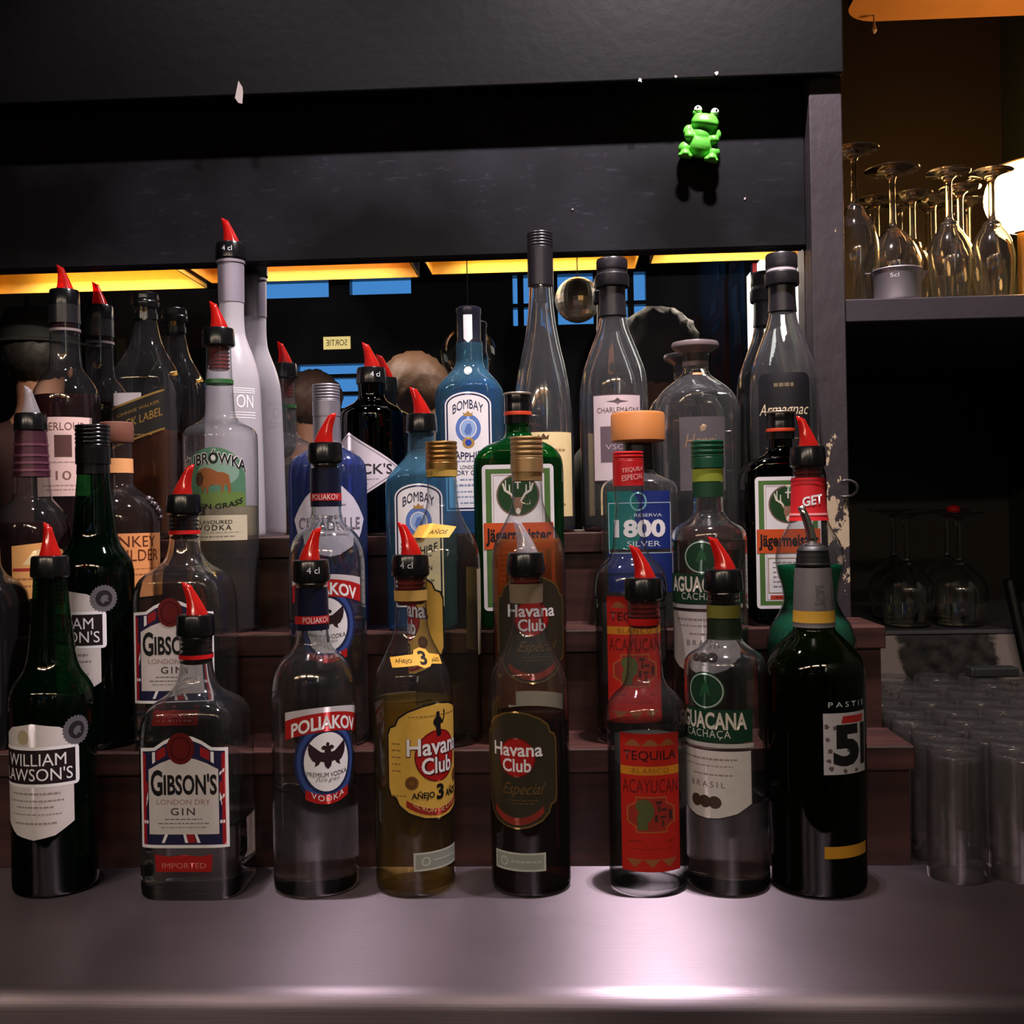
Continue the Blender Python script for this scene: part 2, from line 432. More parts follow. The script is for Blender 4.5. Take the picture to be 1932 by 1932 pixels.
    def patch(s, name, loops, mat, off=.0004, parent=None, u0=0.0, vstep=None):
        if isinstance(loops[0][0], (int, float)): loops = [loops]
        loops = [[(x, -y) for x, y in l] for l in loops]
        bm = fill(loops)
        for v in bm.verts: v.co.y = -v.co.y
        # the flip in y turned the faces over in pixel space; the map to height turns them back
        return s.put(bm, name, mat, off, parent or s.root, u0=u0, vstep=vstep)
    def text(s, parent, items, mat, off=.0012, name='lettering', u0=0.0, vstep=None):
        """items: (string, x0, x1, ytop, ybottom[, options])"""
        allm = bmesh.new()
        for it in items:
            st, x0, x1, yt, yb = it[:5]; o = it[5] if len(it) > 5 else {}
            b = text_bm(st, o.get('bold', 0), o.get('shear', 0), o.get('space', 1)); fit_bm(b, x0, x1, -yb, -yt)
            bend, tilt, xc, hw = o.get('bend', 0), o.get('tilt', 0), (x0 + x1) / 2, (x1 - x0) / 2
            for v in b.verts:
                q = (v.co.x - xc) / hw; v.co.y += bend * (1 - q * q) + tilt * q
                if o.get('flare'): v.co.y += o['flare'] * q * q * (v.co.y + (yt + yb) / 2) / max(1, (yb - yt))
            me = bpy.data.meshes.new('x'); b.to_mesh(me); b.free(); allm.from_mesh(me); bpy.data.meshes.remove(me)
        for v in allm.verts: v.co.y = -v.co.y
        o = s.put(allm, name, mat, off, parent, u0=u0, vstep=vstep); o['kind'] = 'stuff'
        return o
    def bars(s, parent, items, mat, off=.0009, name='small_print', u0=0.0):
        """rows of print too small to read: short dashes of word length"""
        loops = []; rnd = random.Random(5)
        for x0, x1, y0, y1 in items:
            x = x0
            while x < x1 - 1:
                w_ = min(x1 - x, rnd.uniform(3, 10)); loops.append(rect(x, x + w_, y0 + .15 * (y1 - y0), y1 - .15 * (y1 - y0))); x += w_ + 2.0
        o = s.patch(name, loops, mat, off, parent, u0=u0); o['kind'] = 'stuff'
        return o
    def band(s, name, y0, y1, mat, off=.0005, parent=None, bump=0.0):
        za, zb = sorted((s.vz(y0), s.vz(y1))); zb = min(zb, s.H); lv = [za + (zb - za) * i / 8 for i in range(9)]
        seg = 40; vs_, fs = [], []
        for z in lv:
            r = s.fa(z) + off
            for j in range(seg): a = 2 * PI * j / seg; vs_.append((r * math.cos(a), r * math.sin(a), z))
        for i in range(8):
            for j in range(seg): j2 = (j + 1) % seg; fs.append((i * seg + j, i * seg + j2, (i + 1) * seg + j2, (i + 1) * seg + j))
        return from_data(name, vs_, fs, mat, parent or s.root)
    def necktext(s, parent, items, mat, yref, off=.0012):
        """lettering round a neck: pixels measured on the neck itself"""
        u, vv = s.u, s.v
        s.u = s.Y / F; s.v = s.vz
        o = s.text(parent, items, mat, .0084, vstep=.006); s.u, s.v = u, vv
        return o
    def pourer(s, lean=-.010, mat=None, mark=None, hgt=.030, r=.0178, markdx=0.0, depth_lean=0.0, stop=True):
        mat = mat or P_RED; z = s.H
        rn = s.fa(z)
        c = lathe('pourer', [(rn * .8, -.004), (r * .93, -.0012), (r, 0), (r * 1.0, .0035), (r * .95, .0165), (r * .90, .0185), (r * .80, .0190), (.0088, .0192), (.0085, .0182)], M_BLACK, s.root, 36, (0, 0, z))
        c.rotation_euler.z = -s.rot
        path, rad = [], []
        for i in range(11):
            t = i / 10; path.append((lean * (t ** 1.5) * 1.15 - lean * .15, depth_lean * t, .0180 + hgt * t)); rad.append(.0062 * (1 - t) ** 1.5 + .0036 + .0006 * (1 - t))
        vs_, fs = tube_data(path, rad, 16, False); n0 = len(vs_)
        m = len(path) - 1
        for k in range(16):                                    # slanted cut tip with a bore
            p = vs_[m * 16 + k]; p.z += (p.x - path[-1][0]) * (-.9 if lean < 0 else .9)
        path2 = [Vector(path[-1]) * (1 - q) + Vector(path[-3]) * q for q in (0, 1)]
        for p in path2:
            for k in range(16): q = vs_[m * 16 + k] - Vector(path[-1]); vs_.append(p + q * .62)
        for k in range(16):
            k2 = (k + 1) % 16
            fs.append((m * 16 + k, n0 + k, n0 + k2, m * 16 + k2)); fs.append((n0 + k, n0 + 16 + k, n0 + 16 + k2, n0 + k2))
        fs.append(tuple(range(n0 + 16, n0 + 32)))
        from_data('spout', vs_, fs, mat, c)
        tube('vent_tube', [(-lean * .55 + lean * t * .8, .001, .0185 + hgt * .62 * t) for t in (0, .35, .7, 1)], [.0026, .0024, .0020, .0013], mat, c, 8)
        if mark:
            bm = text_bm(mark); fit_bm(bm, -.0058, .0058, .0065, .0125); slice_bm(bm, .003)
            for v in bm.verts:
                th = (v.co.x + markdx) / (r * .99); rr = r * .99 + .0003; v.co = Vector((rr * math.sin(th), -rr * math.cos(th), v.co.y))
            from_bm('lettering', bm, paper(215, 215, 220), c)
        if stop:
            pr = []
            for i in range(6): pr += [(rn * .90, -.004 - i * .0042), (rn * .74, -.0062 - i * .0042)]
            lathe('stopper', list(reversed(pr)), P_STOP, s.root, 28, (0, 0, z))
        return c
    def screwcap(s, mat, y_top, y_bot=None, r=None, rings=4, ringpart=.45, name='screw_cap'):
        zt = s.vz(y_top); zb = s.vz(y_bot) if y_bot else s.H - .002; r = r or s.fa(s.H) + .0015; h = zt - zb
        pr = [(r, 0)]
        n = rings; z1 = h * (1 - ringpart)
        pr += [(r, z1 - .0006), (r * .965, z1), (r, z1 + .0008)]
        for i in range(n):
            q = z1 + (h * ringpart - .001) * (i + .5) / n; d = (h * ringpart) / n * .28
            pr += [(r, q - d), (r * .955, q), (r, q + d)]
        pr += [(r, h - .001), (r * .965, h), (r * .9, h + .0001)]
        pr = [(a, max(0, z)) for a, z in pr]
        return lathe(name, pr, mat, s.root, 40, (0, 0, zb))

def hz(row, cx, y): return at(cx, y, ROWY[row]).z - ROWZ[row]
def prof_px(row, cx, pts, dy=0.0):
    """profile read off the photograph: (row of pixels, half width) -> (height, radius) in metres"""
    Y = ROWY[row] + dy
    return [(at(cx, y, Y).z - ROWZ[row], hw * Y / F) for y, hw in pts]

WHITE = paper(208, 198, 198); CREAM = paper(232, 210, 160); INK = paper(18, 16, 20, back=(60, 60, 60)); GREYINK = paper(120, 108, 108)
PURE = paper(236, 232, 236); REDP = paper(170, 26, 26); NAVY = paper(26, 30, 72); GOLDP = paper(176, 138, 74)

# ================================================================ room shell
FLOORZ = -0.95; CEILZ = 1.95
m_black = surf('black_paint', (.0032, .0031, .0035, 1), .55, var=.3, scale=9, bump=.25, bscale=60, spec=.10)
m_wallfar = surf('dark_far_wall', (.020, .018, .016, 1), .7, var=.3, scale=3)
m_wallgreen = surf('dark_green_wall', (.030, .040, .026, 1), .6, var=.3, scale=4)
m_floor = surf('dark_floor', (.04, .028, .02, 1), .5, var=.3, scale=4)
m_niche = surf('niche_brown_paint', (.026, .016, .009, 1), .55, var=.25, scale=6, bump=.2)
XR = 0.80; XL = -3.6; YF = -3.9; YN = 1.95
structure(box('floor', XL, XR, YF, YN, FLOORZ - .05, FLOORZ, m_floor))
structure(box('ceiling', XL - .1, XR + .1, YF - .1, YN + .1, CEILZ, CEILZ + .05, surf('black_ceiling', (.012, .011, .012, 1), .8)))
structure(box('wall_left', XL - .1, XL, YF, YN, FLOORZ, CEILZ, m_wallgreen))
structure(box('wall_right', XR, XR + .1, YF, YN, FLOORZ, CEILZ, m_wallgreen))
structure(box('wall_niche', PX0, XR, YN, YN + .1, FLOORZ, CEILZ, m_niche))
structure(box('wall_back', XL, PX0, MIRY + .012, YN + .1, .0005, CEILZ, m_black))
# far wall behind the bar guests, with the street door and windows (seen in the mirror)
DF = 2 * MIRY - YF
def far_rect(x0, x1, y0, y1):
    a = at(x0, (y0 + y1) / 2, DF); b = at(x1, (y0 + y1) / 2, DF); xm = (x0 + x1) / 2
    return (a.x, b.x, at(xm, y1, DF).z, at(xm, y0, DF).z)
HOLES = [far_rect(488, 625, 527, 567), far_rect(657, 780, 522, 560), far_rect(556, 738, 681, 800), far_rect(958, 1228, 508, 622)]
xs = sorted({XL, XR} | {h[0] for h in HOLES} | {h[1] for h in HOLES}); zs = sorted({FLOORZ, CEILZ} | {h[2] for h in HOLES} | {h[3] for h in HOLES})
wb = bmesh.new()
for i in range(len(xs) - 1):
    for j in range(len(zs) - 1):
        cx_, cz_ = (xs[i] + xs[i + 1]) / 2, (zs[j] + zs[j + 1]) / 2
        if any(h[0] < cx_ < h[1] and h[2] < cz_ < h[3] for h in HOLES): continue
        box_bm(xs[i], xs[i + 1], YF - .1, YF, zs[j], zs[j + 1], bm=wb)
structure(from_bm('wall_far', wb, m_wallfar))
m_pane = glass('window_pane', (.93, .95, .97), .9, wob=.02)
m_frame = surf('dark_window_frame', (.012, .012, .014, 1), .4)
def window(name, h, vbars, hbars, t=.03):
    fb = bmesh.new(); y0, y1 = YF - .07, YF + .02
    box_bm(h[0], h[0] + t, y0, y1, h[2], h[3], bm=fb); box_bm(h[1] - t, h[1], y0, y1, h[2], h[3], bm=fb)
    box_bm(h[0] + t, h[1] - t, y0, y1, h[2], h[2] + t, bm=fb); box_bm(h[0] + t, h[1] - t, y0, y1, h[3] - t, h[3], bm=fb)
    o = structure(from_bm(name, fb, m_frame))
    X = [h[0]] + [h[0] + q * (h[1] - h[0]) for q in vbars] + [h[1]]; Z = [h[2]] + [h[2] + q * (h[3] - h[2]) for q in hbars] + [h[3]]
    for x in X[1:-1]: box('window_bar', x - .018, x + .018, YF - .06, YF + .015, h[2] + t, h[3] - t, m_frame, o)
    for z in Z[1:-1]: box('window_bar', h[0] + t, h[1] - t, YF - .058, YF + .012, z - .012, z + .012, m_frame, o)
    for i in range(len(X) - 1):
        for j in range(len(Z) - 1): box('pane', X[i] + .004, X[i + 1] - .004, YF - .032, YF - .028, Z[j] + .004, Z[j + 1] - .004, m_pane, o)
    return o
window('window_1', HOLES[0], [], [], .012); window('window_2', HOLES[1], [], [], .012)
window('window_3', HOLES[2], [], [.22, .48, .76], .02); window('window_4', HOLES[3], [.09, .33, .62, .86], [.42], .03)

# pale boards pinned up on the far wall, seen past the bottles
def far_box(name, px, label, cat, mat, t=.02):
    h = far_rect(*px); o = box(name, h[0], h[1], YF, YF + t, h[2], h[3], mat); return tag(o, label, cat)
far_box('notice_board', (-60, 46, 545, 640), 'pale notice board on the dark far wall beside a second, smaller one', 'board', surf('pale_board', lin(176, 172, 158), .6))
far_box('notice_sheet', (58, 104, 545, 600), 'small pale sheet pinned on the far wall beside the notice board', 'sheet', surf('pale_sheet', lin(168, 164, 150), .6))
far_box('wall_panel', (205, 392, 535, 660), 'dusky pink painted panel on the far wall left of the door', 'panel', surf('pink_panel', lin(120, 74, 70), .7))
far_box('flyer', (222, 240, 640, 690), 'small yellowish flyer on the pink panel', 'flyer', surf('flyer_paper', lin(190, 170, 110), .6), .024)
far_box('flyer', (300, 322, 635, 700), 'small white flyer on the pink panel', 'flyer', surf('flyer_white', lin(190, 186, 170), .6), .024)

# exit sign over the door
h = far_rect(612, 666, 636, 663)
es = empty('exit_sign', ((h[0] + h[1]) / 2, YF + .02, h[2])); tag(es, 'small lit exit sign above the street door reading SORTIE', 'sign')
ww, hh = h[1] - h[0], h[3] - h[2]
box('housing', -ww / 2, ww / 2, -.02, .03, 0, hh, surf('brass_frame', lin(120, 96, 50), .4, .6), es, .004)
box('sign_face', -ww / 2 + .006, ww / 2 - .006, .03, .034, .006, hh - .006, emit('exit_sign_glow', (1.0, .76, .28), .95), es)
bm = text_bm('SORTIE'); fit_bm(bm, -ww * .36, ww * .36, hh * .3, hh * .72)
for v in bm.verts: v.co = Vector((-v.co.x, .0365, v.co.y))
from_bm('lettering', bm, surf('sign_ink', (.05, .035, .01, 1), .6), es)

# paintings on the right-hand wall, seen in the mirror
def wall_rect(px0, px1, pyt, pyb):
    d0, d1 = XR * F / (px0 - 1061), XR * F / (px1 - 1061); ya, yb = 2 * MIRY - d0, 2 * MIRY - d1; dm = (d0 + d1) / 2
    return ya, yb, at((px0 + px1) / 2, pyb, dm).z, at((px0 + px1) / 2, pyt, dm).z
def painting(px, rgb, label, strokes, canvas='canvas'):
    ya, yb, za, zb = wall_rect(*px)
    o = empty('painting', (XR, (ya + yb) / 2, za)); tag(o, label, 'painting'); wd, hd = yb - ya, zb - za
    box('canvas', -.035, 0, -wd / 2, wd / 2, 0, hd, surf('canvas_%d_%d_%d' % rgb, lin(*rgb), .6, var=.4, scale=8), o, .003)
    for k, (u0, u1, v0, v1, c) in enumerate(strokes):
        box('paint_stroke', -.038 - .0006 * k, -.034, -wd / 2 + u0 * wd, -wd / 2 + u1 * wd, v0 * hd, v1 * hd, surf('stroke_%d_%d_%d' % c, lin(*c), .5), o, .001)
    return o
painting((1357, 1386, 545, 745), (205, 92, 52), 'orange painting with red and grey blots on the right-hand wall', [(.1, .5, .8, .9, (180, 30, 30)), (.2, .7, .6, .68, (90, 90, 90)), (.15, .55, .45, .52, (190, 40, 30)), (.3, .8, .3, .36, (80, 90, 100)), (.2, .6, .15, .22, (185, 40, 30))])
painting((1394, 1432, 500, 735), (70, 84, 62), 'dark green painting with a white figure on the right-hand wall', [(.22, .5, .62, .86, (190, 200, 170)), (.3, .6, .36, .62, (200, 205, 190)), (.35, .65, .14, .36, (150, 30, 30)), (.7, .9, .5, .95, (60, 70, 50))])
painting((1314, 1328, 606, 760), (180, 44, 34), 'small red painting on the right-hand wall beyond the orange one', [(.3, .7, .4, .6, (200, 190, 170))])
painting((1332, 1352, 640, 760), (30, 90, 86), 'teal painting on the right-hand wall beside the small red one', [(.2, .7, .1, .4, (190, 200, 170))])
painting((1364, 1389, 484, 540), (30, 70, 110), 'blue painting hung above the orange painting', [(.3, .6, .2, .7, (20, 50, 80))])
painting((1395, 1436, 470, 496), (196, 110, 66), 'pale orange painting hung above the dark green one', [(.4, .6, .1, .9, (170, 80, 50))])
ya, yb, za, zb = wall_rect(1440, 1538, 470, 665)
gpan = empty('added_glow_panel', (XR, (ya + yb) / 2, za)); tag(gpan, 'large white glowing panel added for a blown-out bright area on the right-hand wall', 'lamp')  # made-up glowing panel, standing in for a blown-out white area of the wall
box('housing', -.05, 0, -(yb - ya) / 2 - .01, (yb - ya) / 2 + .01, -.01, zb - za + .01, m_frame, gpan)
box('glow_face', -.056, -.045, -(yb - ya) / 2, (yb - ya) / 2, 0, zb - za, emit('added_panel_glow', (1.0, .97, .86), 2.2), gpan)
box('red_rod', -.075, -.058, -(yb - ya) / 2 + .22 * (yb - ya), -(yb - ya) / 2 + .27 * (yb - ya), (zb - za) * .7, zb - za, surf('red_rod_paint', lin(190, 30, 34), .4), gpan)

# ================================================================ bar back: mirror, black panel, beam, post
mm, nt, out = new_mat('mirror_silver')
gl = N(nt, 'BsdfGlossy', Roughness=0.0); gl.inputs['Color'].default_value = (.80, .81, .82, 1)
df = N(nt, 'BsdfDiffuse'); df.inputs['Color'].default_value = (.25, .26, .28, 1)
tc = N(nt, 'TexCoord'); nz = N(nt, 'TexNoise', Scale=3.0, Detail=6.0); L(nt, tc.outputs['Object'], nz.inputs['Vector'])
mr = N(nt, 'MapRange'); mr.inputs['From Min'].default_value = .45; mr.inputs['From Max'].default_value = .8; mr.inputs['To Min'].default_value = .003; mr.inputs['To Max'].default_value = .03; L(nt, nz.outputs['Fac'], mr.inputs['Value'])
mx = N(nt, 'MixShader'); L(nt, mr.outputs[0], mx.inputs[0]); L(nt, gl.outputs[0], mx.inputs[1]); L(nt, df.outputs[0], mx.inputs[2]); L(nt, mx.outputs[0], out.inputs[0])
mir = box('bar_mirror', -1.9, PX0 - .0005, MIRY, MIRY + .011, .02, .72, mm)
tag(mir, 'long wall mirror behind the bottles reflecting the room', 'mirror')

# black painted panel with scratches and chalky smears
mp_, nt, out = new_mat('scratched_black_panel')
p = N(nt, 'BsdfPrincipled', Roughness=.45); p.inputs['Specular IOR Level'].default_value = .10; tc = N(nt, 'TexCoord')
mpn = N(nt, 'Mapping'); mpn.inputs['Rotation'].default_value = (0, .95, 0); mpn.inputs['Scale'].default_value = (4, 1, 14); L(nt, tc.outputs['Object'], mpn.inputs['Vector'])
nz = N(nt, 'TexNoise', Scale=9.0, Detail=6.0, Roughness=.7); L(nt, mpn.outputs[0], nz.inputs['Vector'])
n2 = N(nt, 'TexNoise', Scale=5.0, Detail=5.0); L(nt, tc.outputs['Object'], n2.inputs['Vector'])
r1 = N(nt, 'MapRange'); r1.inputs['From Min'].default_value = .58; r1.inputs['From Max'].default_value = .80; L(nt, nz.outputs['Fac'], r1.inputs['Value'])
r2 = N(nt, 'MapRange'); r2.inputs['From Min'].default_value = .42; r2.inputs['From Max'].default_value = .75; L(nt, n2.outputs['Fac'], r2.inputs['Value'])
ad = N(nt, 'Math', operation='MULTIPLY'); L(nt, r1.outputs[0], ad.inputs[0]); L(nt, r2.outputs[0], ad.inputs[1])
ad2 = N(nt, 'Math', operation='MULTIPLY_ADD'); L(nt, r2.outputs[0], ad2.inputs[0]); ad2.inputs[1].default_value = .30; L(nt, ad.outputs[0], ad2.inputs[2])
mc = N(nt, 'MixRGB'); mc.inputs[1].default_value = (.0032, .0031, .0035, 1); mc.inputs[2].default_value = (.05, .05, .066, 1); L(nt, ad2.outputs[0], mc.inputs[0]); L(nt, mc.outputs[0], p.inputs['Base Color'])
bp = N(nt, 'Bump', Strength=.05, Distance=.001); L(nt, n2.outputs['Fac'], bp.inputs['Height']); L(nt, bp.outputs[0], p.inputs['Normal']); L(nt, p.outputs[0], out.inputs[0])
PANY = 1.286; PANB = at(766, 486, PANY).z
structure(box('trim_1', -1.9, PX0 - .0005, PANY, MIRY - .0005, PANB, .90, mp_, None, .0015))
BEAMB = at(1200, 152, 1.25).z
structure(box('trim_2', -1.9, PX1, 1.25, MIRY + .012, BEAMB, CEILZ, m_black, None, .002))
# chipped flakes of pale paint along the beam's edge
m_chip = surf('pale_paint_chip', lin(170, 160, 155), .6)
for px_, py_, s_ in ((1208, 152, .0040), (1275, 145, .003), (1352, 139, .0042), (452, 176, .009), (1080, 395, .0022), (1405, 375, .003)):
    Yc = 1.2495 if py_ < 200 else PANY - .0003; q = at(px_, py_, Yc)
    b = bmesh.new(); k = 7; rnd = random.Random(px_)
    pts = [b.verts.new((q.x + s_ * rnd.uniform(.3, .8) * math.cos(a * 2 * PI / k), Yc, q.z + s_ * rnd.uniform(.3, 1.0) * math.sin(a * 2 * PI / k) * (1.8 if px_ == 452 else .8))) for a in range(k)]
    f = b.faces.new(pts); e = bmesh.ops.extrude_face_region(b, geom=[f])
    for v in e['geom']:
        if isinstance(v, bmesh.types.BMVert): v.co.y -= .0006
    o = from_bm('paint_chip', b, m_chip); o.parent = bpy.data.objects['trim_2' if py_ < 200 else 'trim_1']

# grey painted post with chipped paint, right end of the mirror
mpo, nt, out = new_mat('chipped_grey_paint')
p = N(nt, 'BsdfPrincipled', Roughness=.45); tc = N(nt, 'TexCoord'); mpn = N(nt, 'Mapping'); mpn.inputs['Scale'].default_value = (1, 1, .6); L(nt, tc.outputs['Object'], mpn.inputs['Vector'])
nz = N(nt, 'TexNoise', Scale=34.0, Detail=6.0, Roughness=.65); L(nt, mpn.outputs[0], nz.inputs['Vector'])
sp = N(nt, 'SeparateXYZ'); L(nt, tc.outputs['Object'], sp.inputs[0])
hr = N(nt, 'MapRange'); hr.inputs['From Min'].default_value = .52; hr.inputs['From Max'].default_value = .34; hr.inputs['To Min'].default_value = 0; hr.inputs['To Max'].default_value = .17; L(nt, sp.outputs['Z'], hr.inputs['Value'])
sb = N(nt, 'Math', operation='ADD'); L(nt, nz.outputs['Fac'], sb.inputs[0]); L(nt, hr.outputs[0], sb.inputs[1])
gt = N(nt, 'Math', operation='GREATER_THAN'); gt.inputs[1].default_value = .70; L(nt, sb.outputs[0], gt.inputs[0])
mc = N(nt, 'MixRGB'); mc.inputs[1].default_value = lin(50, 43, 48); mc.inputs[2].default_value = lin(190, 168, 140); L(nt, gt.outputs[0], mc.inputs[0]); L(nt, mc.outputs[0], p.inputs['Base Color'])
n2 = N(nt, 'TexNoise', Scale=60.0, Detail=4.0); L(nt, mpn.outputs[0], n2.inputs['Vector'])
bp = N(nt, 'Bump', Strength=.5, Distance=.002); L(nt, n2.outputs['Fac'], bp.inputs['Height']); L(nt, bp.outputs[0], p.inputs['Normal']); L(nt, p.outputs[0], out.inputs[0])
structure(box('trim_3', PX0, PX1, 1.262, 1.34, .0, BEAMB + .01, mpo, None, .0015))

# ================================================================ steel counter
ms, nt, out = new_mat('brushed_steel')
p = N(nt, 'BsdfPrincipled', Metallic=1.0, Roughness=.4); p.inputs['Base Color'].default_value = lin(124, 113, 122); p.inputs['Anisotropic'].default_value = .95
tg_ = N(nt, 'Tangent', direction_type='UV_MAP', uv_map='brush'); L(nt, tg_.outputs[0], p.inputs['Tangent'])
tc = N(nt, 'TexCoord'); mpn = N(nt, 'Mapping'); mpn.inputs['Scale'].default_value = (3, 260, 260); L(nt, tc.outputs['Object'], mpn.inputs['Vector'])
nz = N(nt, 'TexNoise', Scale=3.0, Detail=5.0); L(nt, mpn.outputs[0], nz.inputs['Vector'])
n2 = N(nt, 'TexNoise', Scale=4.0, Detail=5.0); L(nt, tc.outputs['Object'], n2.inputs['Vector'])
mr = N(nt, 'MapRange'); mr.inputs['To Min'].default_value = .31; mr.inputs['To Max'].default_value = .44; L(nt, n2.outputs['Fac'], mr.inputs['Value']); L(nt, mr.outputs[0], p.inputs['Roughness'])
bp = N(nt, 'Bump', Strength=.16, Distance=.001); L(nt, nz.outputs['Fac'], bp.inputs['Height']); L(nt, bp.outputs[0], p.inputs['Normal']); L(nt, p.outputs[0], out.inputs[0])
CE = at(966, 1880, .762).y
ct = empty('bar_counter', (0, .762, 0)); tag(ct, 'brushed steel back-bar counter with rounded front edge', 'counter')
b = bmesh.new(); prof = [(YN - .763, 0)]
for i in range(9): a = PI / 2 * i / 8; prof.append((.014 - .014 * math.sin(a), -.014 + .014 * math.cos(a)))
prof += [(0, -.040), (.012, -.040), (.012, -.030), (YN - .763, -.030)]
vs0 = [b.verts.new((XL + .001, y, z)) for y, z in prof]; vs1 = [b.verts.new((XR - .001, y, z)) for y, z in prof]
for i in range(len(prof)): j = (i + 1) % len(prof); b.faces.new((vs0[i], vs0[j], vs1[j], vs1[i]))
b.faces.new(list(reversed(vs0))); b.faces.new(vs1); bmesh.ops.recalc_face_normals(b, faces=b.faces[:])
o = from_bm('counter_top', b, ms, ct)
uvl = o.data.uv_layers.new(name='brush')
for lp_ in o.data.loops: c_ = o.data.vertices[lp_.vertex_index].co; uvl.data[lp_.index].uv = (c_.y - c_.z, c_.x)
for f in o.data.polygons: f.use_smooth = abs(f.normal.x) < .5
o.data.set_sharp_from_angle(angle=math.radians(30))
box('front_panel', XL + .001, XR - .001, .022, .05, FLOORZ, -.041, surf('brown_cabinet_wood', lin(92, 62, 44), .5, var=.3, scale=7), ct)

# ================================================================ stepped wooden bottle riser
mw, nt, out = new_mat('dark_stained_wood')
p = N(nt, 'BsdfPrincipled', Roughness=.42); tc = N(nt, 'TexCoord'); mpn = N(nt, 'Mapping'); mpn.inputs['Scale'].default_value = (1.6, 22, 22); L(nt, tc.outputs['Object'], mpn.inputs['Vector'])
nz = N(nt, 'TexNoise', Scale=2.6, Detail=7.0, Distortion=.6); L(nt, mpn.outputs[0], nz.inputs['Vector'])
cr = N(nt, 'ValToRGB'); cr.color_ramp.elements[0].position = .3; cr.color_ramp.elements[0].color = lin(34, 18, 16); cr.color_ramp.elements[1].position = .75; cr.color_ramp.elements[1].color = lin(80, 46, 41)
L(nt, nz.outputs['Fac'], cr.inputs[0]); L(nt, cr.outputs[0], p.inputs['Base Color'])
bp = N(nt, 'Bump', Strength=.2, Distance=.001); L(nt, nz.outputs['Fac'], bp.inputs['Height']); L(nt, bp.outputs[0], p.inputs['Normal']); L(nt, p.outputs[0], out.inputs[0])
STEPY = [1.030, 1.115, 1.205, MIRY - .001]; XE = .331
rs = empty('bottle_riser', (-.6, 1.03, 0)); tag(rs, 'three-step dark wooden riser carrying the bottles before the mirror', 'shelf')
hts = [0.0, .115, .220, .3205]
for i in range(3):
    y0 = STEPY[i]; xe = XE if i < 2 else PX0 - .0005
    b = box_bm(-1.9 + .6, XE + .6 if i < 2 else PX0 + .599, y0 - 1.03, MIRY - .001 - 1.03 if i == 2 else STEPY[i + 1] - 1.03 + .004, hts[i + 1] - .023, hts[i + 1], .0014)
    from_bm('tread_board', b, mw, rs)
    from_bm('riser_board', box_bm(-1.3, XE + .6 - .004 if i < 2 else PX0 + .597, y0 - 1.03 + .005, y0 - 1.03 + .020, hts[i] if i == 0 else hts[i] - .002, hts[i + 1] - .0232, .0006), mw, rs)
from_bm('end_board', box_bm(XE + .6 - .016, XE + .6 - .003, STEPY[0] - 1.03 + .021, STEPY[2] - 1.03 + .03, .0, hts[1] - .0235), mw, rs)
from_bm('end_board', box_bm(XE + .6 - .016, XE + .6 - .003, STEPY[1] - 1.03 + .021, STEPY[2] - 1.03 + .03, hts[1] - .002, hts[2] - .0235), mw, rs)
# ================================================================ bottle shapes (height, radius), read off the photograph
PR = {}
PR['lawson'] = prof_px(1, 101, [(1600, 78), (1325, 78), (1300, 74), (1280, 64), (1262, 52), (1240, 45), (1188, 39), (1110, 32), (1086, 31)])
PR['gibson'] = prof_px(1, 373, [(1600, 96), (1395, 95), (1360, 92), (1338, 84), (1320, 70), (1302, 47), (1282, 36), (1256, 31), (1240, 30), (1197, 31)])
PR['poliakov'] = prof_px(1, 594, [(1600, 80), (1310, 80), (1280, 77), (1258, 70), (1240, 58), (1226, 42), (1211, 33), (1185, 31), (1094, 30)])
PR['havana'] = prof_px(1, 781, [(1600, 75), (1310, 76), (1285, 74), (1265, 69), (1245, 59), (1220, 46), (1200, 37), (1180, 32), (1140, 30), (1084, 32)])
PR['tequila'] = prof_px(1, 1222, [(1600, 73), (1378, 73), (1368, 76), (1345, 75), (1325, 70), (1308, 58), (1292, 42), (1275, 35), (1230, 31), (1190, 27), (1172, 29), (1128, 31)])
PR['cachaca'] = prof_px(1, 1371, [(1600, 76), (1265, 76), (1246, 74), (1233, 66), (1222, 50), (1212, 38), (1200, 31), (1112, 30)])
PR['pastis'] = prof_px(1, 1541, [(1620, 87), (1500, 89), (1300, 90), (1265, 90), (1240, 84), (1220, 70), (1200, 50), (1186, 38), (1120, 35), (1068, 32)])
PR['jack'] = prof_px(2, 10, [(1300, 68), (1150, 68), (1122, 64), (1100, 52), (1084, 36), (1060, 28), (975, 26)])
PR['mint'] = prof_px(2, 1528, [(1350, 80), (1250, 82), (1210, 81), (1180, 73), (1155, 57), (1132, 49), (1105, 52), (1080, 59), (1055, 62), (1030, 58), (1005, 46), (985, 36), (960, 32), (878, 29)])
PR['malt'] = prof_px(3, 62, [(1150, 70), (1010, 70), (985, 66), (965, 57), (951, 45), (940, 36), (905, 33), (880, 31), (812, 27)])
PR['monkey'] = prof_px(3, 224, [(1150, 78), (990, 79), (965, 75), (945, 63), (931, 48), (922, 36), (912, 29), (832, 28)])
PR['bison'] = prof_px(3, 418, [(1150, 68), (840, 70), (820, 69), (809, 62), (801, 48), (793, 35), (780, 28), (740, 26), (700, 24), (652, 23)])
PR['citadelle'] = prof_px(3, 619, [(1150, 70), (905, 71), (880, 69), (864, 60), (853, 46), (846, 33), (838, 25), (780, 24)])
PR['bombay'] = prof_px(3, 798, [(1150, 66), (930, 67), (908, 65), (888, 53), (873, 40), (861, 31), (850, 27), (814, 26)])
PR['jaeger'] = prof_px(3, 981, [(1150, 83), (890, 84), (870, 82), (853, 73), (841, 58), (833, 42), (826, 30), (816, 24), (790, 23)])
